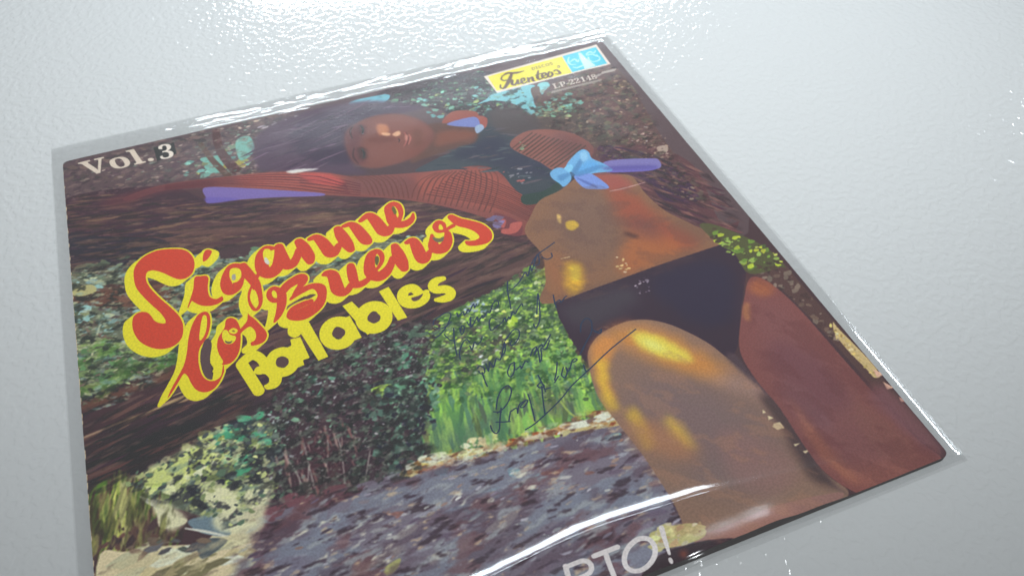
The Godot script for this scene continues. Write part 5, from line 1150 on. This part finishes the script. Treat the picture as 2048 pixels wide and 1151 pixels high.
func small_print() -> void:
	text("Vol.", "Droid Serif", 700, Vector2(7.2, 2.9), Vector2(34.5, -0.1), Vector2(3.6, 14.3), Color(0.914, 0.843, 0.761))
	fill([45.8, 5.4, 56.5, 5.1, 56.8, 15.5, 46.5, 18.1], Color(0.070, 0.070, 0.070), false)
	text("3", "Droid Serif", 700, Vector2(48.0, 4.4), Vector2(7.0, 0.5), Vector2(0.3, 13.1), Color(0.965, 0.913, 0.850))
	fill([233.3, 9.3, 309.1, 3.2, 308.1, 25.3, 234.5, 27.9], Color(0.965, 0.893, 0.830), false)
	fill([235.3, 10.2, 284.2, 7.1, 282.5, 25.4, 235.1, 25.8], Color(0.969, 0.913, 0.070), false)
	fill([284.8, 6.9, 307.6, 5.4, 306.5, 24.0, 283.1, 25.1], Color(0.170, 0.803, 0.889), false)
	fill([295.1, 7.2, 296.4, 7.8, 297.0, 15.4, 299.0, 23.6, 291.3, 24.7, 292.5, 19.1, 293.4, 13.3], Color(0.813, 0.969, 0.969), false)
	brush([287.9, 9.5, 0.38, 285.7, 13.3, 0.60, 285.8, 17.2, 0.48, 288.5, 18.3, 0.27], Color(0.678, 0.943, 0.969))
	brush([286.6, 14.4, 0.38, 290.1, 12.7, 0.60, 290.8, 16.1, 0.49, 292.1, 14.3, 0.27], Color(0.678, 0.943, 0.969))
	brush([285.8, 20.2, 0.38, 287.7, 21.8, 0.59, 291.3, 20.9, 0.48, 292.1, 22.0, 0.27], Color(0.678, 0.943, 0.969))
	brush([298.7, 10.7, 0.39, 301.9, 8.8, 0.61, 303.6, 11.0, 0.50, 306.0, 8.8, 0.28], Color(0.678, 0.943, 0.969))
	brush([298.8, 11.5, 0.38, 302.2, 12.0, 0.61, 304.3, 15.2, 0.49, 304.5, 12.9, 0.28], Color(0.678, 0.943, 0.969))
	brush([298.8, 19.3, 0.38, 301.4, 19.5, 0.60, 304.2, 18.3, 0.49, 305.1, 15.5, 0.27], Color(0.678, 0.943, 0.969))
	brush([298.6, 13.8, 0.38, 297.9, 17.4, 0.60, 299.5, 19.6, 0.49, 300.6, 19.2, 0.27], Color(0.678, 0.943, 0.969))
	text("DISCOS", "Droid Sans", 700, Vector2(262.4, 11.4), Vector2(13.9, -1.0), Vector2(-0.3, 2.9), Color(0.549, 0.454, 0.070))
	brush([244.2, 12.8, 0.42, 247.3, 11.5, 0.95, 251.9, 13.0, 1.06, 257.1, 13.1, 0.32], Color(0.373, 0.243, 0.070))
	brush([249.2, 13.3, 0.85, 246.0, 18.0, 1.15, 242.5, 22.5, 1.14, 239.8, 25.0, 0.82, 238.3, 23.7, 0.62, 239.2, 21.1, 0.47], Color(0.373, 0.243, 0.070))
	brush([243.8, 12.7, 0.42, 241.8, 15.6, 0.52, 242.7, 17.8, 0.63, 245.6, 17.8, 0.47, 247.5, 18.6, 0.37], Color(0.373, 0.243, 0.070))
	brush([247.1, 19.5, 0.94, 245.7, 23.0, 0.93, 247.0, 24.2, 0.72, 249.5, 21.6, 0.62], Color(0.373, 0.243, 0.070))
	brush([250.2, 20.4, 0.84, 249.1, 23.6, 0.93, 250.4, 24.1, 0.52], Color(0.373, 0.243, 0.070))
	brush([251.3, 23.0, 0.52, 253.8, 22.2, 0.63, 254.2, 20.1, 0.73, 252.5, 20.6, 0.73, 251.4, 23.8, 0.83, 252.6, 25.0, 0.62, 254.9, 23.7, 0.52], Color(0.373, 0.243, 0.070))
	brush([256.6, 20.7, 0.84, 255.6, 24.7, 0.83], Color(0.373, 0.243, 0.070))
	brush([256.6, 22.2, 0.52, 259.1, 20.9, 0.73, 258.3, 24.3, 0.94, 259.1, 25.0, 0.52], Color(0.373, 0.243, 0.070))
	brush([265.1, 15.9, 0.43, 262.3, 21.5, 0.95, 262.0, 24.3, 0.84, 263.8, 24.3, 0.52], Color(0.373, 0.243, 0.070))
	brush([261.7, 19.8, 0.42, 265.9, 19.2, 0.48], Color(0.373, 0.243, 0.070))
	brush([264.9, 22.5, 0.53, 267.5, 21.7, 0.63, 267.9, 19.6, 0.74, 266.0, 20.0, 0.74, 264.8, 23.2, 0.84, 266.3, 24.5, 0.63, 268.6, 23.2, 0.53], Color(0.373, 0.243, 0.070))
	brush([270.6, 19.5, 0.64, 268.5, 22.4, 0.84, 268.9, 24.5, 0.74, 271.4, 22.8, 0.74, 271.6, 20.3, 0.64], Color(0.373, 0.243, 0.070))
	brush([273.5, 19.9, 0.48, 275.2, 19.1, 0.64, 276.1, 21.0, 0.85, 276.0, 23.2, 0.85, 274.1, 23.5, 0.53, 273.2, 22.7, 0.42], Color(0.373, 0.243, 0.070))
	brush([277.5, 15.8, 0.32, 278.7, 15.6, 0.32, 278.2, 17.3, 0.32, 277.1, 17.2, 0.32], Color(0.373, 0.243, 0.070))
	text("LP-22148", "Droid Serif", 700, Vector2(267.0, 31.8), Vector2(27.8, -0.4), Vector2(-0.6, 4.8), Color(0.884, 0.823, 0.761))
	brush([294.0, 34.0, 0.74, 297.2, 33.0, 0.84], Color(0.678, 0.619, 0.587))
	brush([298.5, 32.6, 0.48, 300.0, 31.3, 0.64], Color(0.731, 0.671, 0.629))
	brush([299.8, 32.6, 0.48, 301.4, 31.2, 0.64], Color(0.731, 0.671, 0.629))
	brush([301.2, 32.5, 0.48, 302.8, 31.2, 0.64], Color(0.731, 0.671, 0.629))
	brush([302.6, 32.5, 0.48, 304.1, 31.1, 0.64], Color(0.731, 0.671, 0.629))
	brush([303.9, 32.4, 0.48, 305.5, 31.1, 0.64], Color(0.731, 0.671, 0.629))
	brush([305.3, 32.4, 0.48, 306.9, 31.0, 0.64], Color(0.731, 0.671, 0.629))
	brush([306.7, 32.3, 0.48, 308.3, 31.0, 0.64], Color(0.731, 0.671, 0.629))
	brush([263.5, 39.9, 0.46, 264.8, 38.8, 0.66], Color(0.625, 0.565, 0.522))
	brush([264.9, 39.9, 0.46, 266.3, 38.8, 0.66], Color(0.625, 0.565, 0.522))
	brush([266.4, 39.8, 0.46, 267.7, 38.7, 0.66], Color(0.625, 0.565, 0.522))
	brush([267.8, 39.8, 0.46, 269.1, 38.7, 0.67], Color(0.625, 0.565, 0.522))
	brush([269.2, 39.7, 0.46, 270.6, 38.6, 0.67], Color(0.625, 0.565, 0.522))
	brush([270.7, 39.7, 0.46, 272.0, 38.6, 0.67], Color(0.625, 0.565, 0.522))
	brush([272.1, 39.7, 0.46, 273.5, 38.5, 0.67], Color(0.625, 0.565, 0.522))
	brush([273.6, 39.6, 0.46, 274.9, 38.5, 0.67], Color(0.625, 0.565, 0.522))
	brush([275.0, 39.6, 0.46, 276.4, 38.5, 0.67], Color(0.625, 0.565, 0.522))
	brush([276.5, 39.5, 0.46, 277.8, 38.4, 0.67], Color(0.625, 0.565, 0.522))
	brush([277.9, 39.5, 0.46, 279.3, 38.4, 0.67], Color(0.625, 0.565, 0.522))
	brush([279.4, 39.4, 0.46, 280.7, 38.3, 0.67], Color(0.625, 0.565, 0.522))
	brush([280.8, 39.4, 0.46, 282.2, 38.3, 0.67], Color(0.625, 0.565, 0.522))
	brush([282.3, 39.3, 0.46, 283.7, 38.2, 0.67], Color(0.625, 0.565, 0.522))
	brush([283.7, 39.3, 0.46, 285.1, 38.2, 0.67], Color(0.625, 0.565, 0.522))
	brush([285.2, 39.2, 0.47, 286.6, 38.1, 0.67], Color(0.625, 0.565, 0.522))
	brush([286.7, 39.2, 0.47, 288.1, 38.1, 0.68], Color(0.625, 0.565, 0.522))
	brush([288.1, 39.2, 0.47, 289.5, 38.0, 0.68], Color(0.625, 0.565, 0.522))
	brush([289.6, 39.1, 0.47, 291.0, 38.0, 0.68], Color(0.625, 0.565, 0.522))
	brush([291.1, 39.1, 0.47, 292.5, 37.9, 0.68], Color(0.625, 0.565, 0.522))
	brush([292.5, 39.0, 0.47, 294.0, 37.9, 0.68], Color(0.625, 0.565, 0.522))
	brush([294.0, 39.0, 0.47, 295.4, 37.9, 0.68], Color(0.625, 0.565, 0.522))
	brush([156.0, 299.9, 1.02, 154.8, 307.3, 0.99], Color(0.969, 0.933, 0.919))
	brush([155.9, 300.2, 0.85, 159.6, 300.1, 0.85, 162.8, 300.4, 0.91, 164.5, 302.0, 0.96, 164.2, 304.1, 0.96, 162.3, 305.5, 0.90, 158.0, 305.6, 0.83], Color(0.969, 0.933, 0.919))
	brush([159.1, 305.7, 0.89, 161.9, 310.2, 0.94], Color(0.969, 0.933, 0.919))
	brush([166.9, 300.2, 0.86, 176.5, 300.2, 0.87], Color(0.969, 0.933, 0.919))
	brush([171.3, 301.0, 0.98, 169.9, 311.2, 0.94], Color(0.969, 0.933, 0.919))
	brush([187.1, 308.3, 0.94, 184.9, 310.1, 0.94, 182.4, 311.3, 0.93, 179.9, 311.7, 0.93, 177.8, 311.3, 0.92, 176.3, 310.1, 0.93, 175.7, 308.2, 0.93, 176.2, 306.1, 0.94, 177.5, 303.9, 0.95, 179.6, 302.0, 0.95, 182.2, 300.8, 0.96, 184.8, 300.3, 0.96, 187.0, 300.8, 0.97, 188.5, 302.0, 0.96, 189.0, 303.9, 0.96, 188.5, 306.1, 0.95, 187.1, 308.3, 0.94], Color(0.969, 0.933, 0.919))
	brush([194.7, 299.5, 1.01, 193.5, 304.6, 0.82, 192.1, 309.8, 0.52], Color(0.969, 0.933, 0.919))
	brush([191.3, 311.9, 0.74, 191.1, 312.9, 0.74], Color(0.969, 0.933, 0.919))


func pen() -> void:
	brush([146.9, 177.5, 0.30, 147.9, 175.5, 0.30, 150.7, 174.3, 0.30, 154.0, 173.2, 0.30, 156.0, 174.4, 0.30, 154.6, 177.4, 0.30, 151.2, 181.5, 0.30, 148.0, 184.0, 0.30, 145.3, 185.2, 0.30], Color(0.070, 0.169, 0.306), 0.0, Vector2.ZERO, 4)
	brush([146.8, 179.0, 0.30, 149.0, 181.0, 0.30, 151.4, 180.8, 0.30, 154.7, 179.0, 0.30], Color(0.070, 0.169, 0.306), 0.0, Vector2.ZERO, 4)
	brush([158.7, 175.1, 0.30, 158.5, 177.4, 0.30, 159.3, 176.9, 0.30, 161.6, 175.4, 0.30, 161.4, 177.7, 0.30, 164.2, 174.9, 0.30, 164.2, 176.5, 0.30, 167.3, 172.9, 0.30, 167.1, 175.2, 0.30, 168.6, 173.4, 0.30], Color(0.070, 0.169, 0.306), 0.0, Vector2.ZERO, 4)
	brush([154.5, 182.8, 0.30, 152.3, 190.3, 0.30, 151.0, 197.2, 0.30], Color(0.070, 0.169, 0.306), 0.0, Vector2.ZERO, 4)
	brush([149.5, 184.7, 0.30, 150.7, 188.1, 0.30, 152.2, 189.5, 0.30], Color(0.070, 0.169, 0.306), 0.0, Vector2.ZERO, 4)
	brush([156.9, 183.7, 0.30, 156.7, 187.5, 0.30, 158.9, 184.6, 0.30, 158.4, 182.8, 0.30, 156.9, 185.3, 0.30], Color(0.070, 0.169, 0.306), 0.0, Vector2.ZERO, 4)
	brush([161.2, 181.6, 0.30, 161.5, 184.0, 0.30, 163.7, 179.5, 0.30, 161.8, 184.9, 0.30, 164.3, 182.8, 0.30, 166.4, 180.5, 0.30, 165.9, 183.4, 0.30, 168.7, 180.6, 0.30, 168.7, 182.2, 0.30, 171.6, 179.4, 0.30, 172.4, 180.5, 0.30, 175.0, 176.7, 0.30, 177.7, 174.6, 0.30, 177.9, 177.1, 0.30, 175.3, 179.3, 0.30, 173.7, 178.6, 0.30], Color(0.070, 0.169, 0.306), 0.0, Vector2.ZERO, 4)
	brush([173.7, 185.0, 0.30, 171.8, 183.5, 0.30, 169.8, 186.5, 0.30, 169.3, 190.2, 0.30, 171.4, 189.5, 0.30, 175.0, 187.8, 0.30], Color(0.070, 0.169, 0.306), 0.0, Vector2.ZERO, 4)
	brush([175.8, 187.4, 0.30, 177.6, 185.7, 0.30, 177.3, 188.0, 0.30, 179.4, 185.7, 0.30, 179.4, 187.2, 0.30, 182.1, 183.6, 0.30, 182.6, 185.3, 0.30, 184.8, 183.0, 0.30, 187.5, 180.9, 0.30, 187.4, 182.5, 0.30], Color(0.070, 0.169, 0.306), 0.0, Vector2.ZERO, 4)
	brush([186.7, 165.7, 0.30, 184.4, 171.5, 0.30, 182.7, 179.0, 0.30, 181.9, 181.9, 0.30], Color(0.070, 0.169, 0.306), 0.0, Vector2.ZERO, 4)
	brush([183.9, 171.3, 0.30, 187.1, 170.9, 0.30, 190.5, 168.9, 0.30, 193.3, 166.6, 0.30], Color(0.070, 0.169, 0.306), 0.0, Vector2.ZERO, 4)
	brush([193.3, 166.6, 0.30, 196.4, 163.5, 0.30, 196.6, 166.2, 0.30, 200.1, 160.7, 0.30, 199.5, 163.9, 0.30, 203.9, 157.8, 0.30, 206.3, 155.1, 0.30, 204.6, 160.7, 0.30, 201.8, 161.3, 0.30], Color(0.070, 0.169, 0.306), 0.0, Vector2.ZERO, 4)
	brush([201.3, 159.4, 0.30, 206.3, 155.1, 0.30, 211.9, 152.8, 0.30, 216.8, 150.7, 0.30], Color(0.070, 0.169, 0.306), 0.0, Vector2.ZERO, 4)
	brush([207.4, 157.3, 0.30, 208.9, 159.7, 0.30, 211.8, 159.1, 0.30, 212.5, 156.7, 0.30], Color(0.070, 0.169, 0.306), 0.0, Vector2.ZERO, 4)
	brush([151.6, 200.3, 0.30, 152.5, 196.3, 0.30, 155.8, 191.7, 0.30, 157.8, 191.0, 0.30, 158.4, 192.7, 0.30], Color(0.070, 0.169, 0.306), 0.0, Vector2.ZERO, 4)
	brush([157.7, 194.7, 0.30, 158.0, 197.0, 0.30, 160.4, 193.5, 0.30, 161.0, 195.2, 0.30, 163.2, 193.9, 0.30, 164.4, 192.1, 0.30], Color(0.070, 0.169, 0.306), 0.0, Vector2.ZERO, 4)
	brush([156.5, 207.3, 0.30, 158.0, 206.4, 0.30, 159.2, 207.7, 0.30, 158.8, 210.3, 0.30, 157.1, 210.4, 0.30, 156.6, 208.7, 0.30], Color(0.070, 0.169, 0.306), 0.0, Vector2.ZERO, 4)
	brush([157.8, 209.9, 0.30, 157.4, 214.0, 0.30, 157.3, 217.4, 0.30], Color(0.070, 0.169, 0.306), 0.0, Vector2.ZERO, 4)
	brush([160.9, 206.2, 0.30, 160.5, 210.3, 0.30, 162.7, 206.1, 0.30, 163.2, 209.2, 0.30, 165.9, 205.3, 0.30, 167.2, 206.5, 0.30, 169.6, 203.1, 0.30, 172.4, 198.3, 0.30, 170.9, 202.9, 0.30, 168.1, 205.4, 0.30], Color(0.070, 0.169, 0.306), 0.0, Vector2.ZERO, 4)
	brush([172.9, 197.7, 0.30, 177.3, 194.1, 0.30, 179.4, 193.4, 0.30, 180.6, 194.7, 0.30, 179.3, 198.0, 0.30, 175.7, 201.1, 0.30, 174.2, 200.5, 0.30, 175.5, 198.7, 0.30], Color(0.070, 0.169, 0.306), 0.0, Vector2.ZERO, 4)
	brush([191.5, 188.9, 0.30, 196.7, 178.0, 0.30, 193.4, 188.0, 0.30, 190.9, 193.3, 0.30, 187.9, 196.0, 0.30, 188.0, 193.7, 0.30], Color(0.070, 0.169, 0.306), 0.0, Vector2.ZERO, 4)
	brush([202.8, 181.3, 0.30, 201.8, 185.0, 0.30, 201.1, 188.7, 0.30], Color(0.070, 0.169, 0.306), 0.0, Vector2.ZERO, 4)
	brush([201.2, 186.3, 0.30, 204.3, 185.1, 0.30, 204.2, 186.7, 0.30, 207.0, 184.6, 0.30, 208.1, 184.2, 0.30], Color(0.070, 0.169, 0.306), 0.0, Vector2.ZERO, 4)
	brush([172.2, 209.9, 0.30, 170.2, 210.6, 0.30, 167.7, 213.9, 0.30, 167.9, 216.4, 0.30, 170.2, 214.8, 0.30, 172.4, 210.0, 0.30, 171.2, 213.8, 0.30, 173.9, 212.8, 0.30, 173.9, 214.2, 0.30, 176.9, 211.1, 0.30, 177.7, 212.1, 0.30], Color(0.070, 0.169, 0.306), 0.0, Vector2.ZERO, 4)
	brush([180.0, 209.4, 0.30, 182.3, 206.6, 0.30, 184.3, 206.0, 0.30, 181.7, 209.4, 0.30, 184.6, 206.8, 0.30, 186.9, 205.5, 0.30, 186.9, 207.0, 0.30, 189.8, 204.4, 0.30, 192.7, 201.8, 0.30], Color(0.070, 0.169, 0.306), 0.0, Vector2.ZERO, 4)
	brush([184.3, 207.4, 0.30, 183.2, 211.4, 0.30, 182.4, 214.0, 0.30, 184.2, 211.8, 0.30, 185.8, 207.3, 0.30, 187.4, 208.6, 0.30, 190.8, 204.8, 0.30], Color(0.070, 0.169, 0.306), 0.0, Vector2.ZERO, 4)
	brush([189.2, 216.7, 0.30, 186.8, 221.4, 0.30, 184.5, 224.7, 0.30], Color(0.070, 0.169, 0.306), 0.0, Vector2.ZERO, 4)
	brush([190.6, 220.1, 0.30, 188.3, 223.4, 0.30, 189.0, 225.1, 0.30, 191.0, 223.1, 0.30, 191.6, 220.5, 0.30, 191.8, 222.7, 0.30, 194.1, 220.1, 0.30, 195.5, 218.4, 0.30, 197.0, 217.6, 0.30, 197.7, 218.6, 0.30, 195.7, 219.2, 0.30], Color(0.070, 0.169, 0.306), 0.0, Vector2.ZERO, 4)
	brush([199.1, 222.0, 0.30, 198.7, 225.4, 0.30, 200.8, 224.8, 0.30], Color(0.070, 0.169, 0.306), 0.0, Vector2.ZERO, 4)
	brush([205.4, 205.3, 0.30, 207.4, 201.5, 0.30, 210.9, 199.3, 0.30, 212.2, 201.8, 0.30, 209.8, 207.0, 0.30, 205.3, 211.3, 0.30, 199.9, 216.5, 0.30], Color(0.070, 0.169, 0.306), 0.0, Vector2.ZERO, 4)
	brush([210.4, 205.7, 0.30, 212.3, 208.0, 0.30, 214.5, 207.3, 0.30, 213.1, 209.1, 0.30, 211.3, 207.6, 0.30], Color(0.070, 0.169, 0.306), 0.0, Vector2.ZERO, 4)
	brush([156.7, 229.2, 0.29, 159.0, 224.8, 0.29, 162.0, 221.3, 0.29, 165.3, 220.0, 0.29, 165.9, 222.8, 0.29, 163.1, 227.1, 0.29, 159.8, 229.8, 0.29, 156.5, 231.1, 0.29], Color(0.070, 0.169, 0.306), 0.0, Vector2.ZERO, 4)
	brush([155.3, 230.0, 0.29, 158.1, 231.3, 0.29], Color(0.070, 0.169, 0.306), 0.0, Vector2.ZERO, 4)
	brush([158.8, 229.4, 0.29, 156.4, 234.3, 0.29, 154.4, 238.7, 0.29, 152.6, 239.9, 0.29, 151.6, 238.2, 0.29, 151.8, 235.7, 0.29], Color(0.070, 0.169, 0.306), 0.0, Vector2.ZERO, 4)
	brush([154.5, 235.0, 0.29, 157.4, 236.0, 0.29, 159.8, 236.7, 0.29], Color(0.070, 0.169, 0.306), 0.0, Vector2.ZERO, 4)
	brush([161.3, 233.0, 0.29, 159.5, 236.2, 0.29], Color(0.070, 0.169, 0.306), 0.0, Vector2.ZERO, 4)
	brush([161.5, 232.5, 0.29, 164.6, 231.7, 0.29, 164.1, 234.2, 0.29, 166.0, 230.9, 0.29, 168.1, 229.8, 0.29, 170.3, 230.0, 0.29, 167.7, 232.3, 0.29, 166.3, 231.7, 0.29, 169.3, 229.6, 0.29], Color(0.070, 0.169, 0.306), 0.0, Vector2.ZERO, 4)
	brush([171.5, 227.1, 0.29, 171.0, 230.9, 0.29, 170.1, 235.9, 0.29, 169.2, 240.1, 0.29], Color(0.070, 0.169, 0.306), 0.0, Vector2.ZERO, 4)
	brush([179.1, 219.8, 0.29, 179.1, 223.9, 0.29, 178.8, 228.6, 0.29], Color(0.070, 0.169, 0.306), 0.0, Vector2.ZERO, 4)
	brush([176.6, 225.0, 0.29, 178.6, 223.7, 0.29, 179.3, 226.1, 0.29, 177.1, 225.9, 0.29, 176.9, 224.4, 0.29], Color(0.070, 0.169, 0.306), 0.0, Vector2.ZERO, 4)
	brush([178.3, 225.7, 0.29, 175.9, 232.9, 0.29, 174.2, 238.8, 0.29], Color(0.070, 0.169, 0.306), 0.0, Vector2.ZERO, 4)
	brush([179.3, 227.5, 0.29, 181.5, 227.6, 0.29], Color(0.070, 0.169, 0.306), 0.0, Vector2.ZERO, 4)
	brush([184.0, 225.9, 0.29, 186.8, 223.5, 0.29], Color(0.070, 0.169, 0.306), 0.0, Vector2.ZERO, 4)
	brush([164.1, 242.5, 0.29, 169.7, 240.9, 0.29, 182.4, 234.8, 0.29, 190.3, 229.8, 0.29, 200.8, 224.8, 0.29, 213.2, 218.8, 0.29, 228.5, 212.9, 0.29], Color(0.070, 0.169, 0.306), 0.0, Vector2.ZERO, 4)
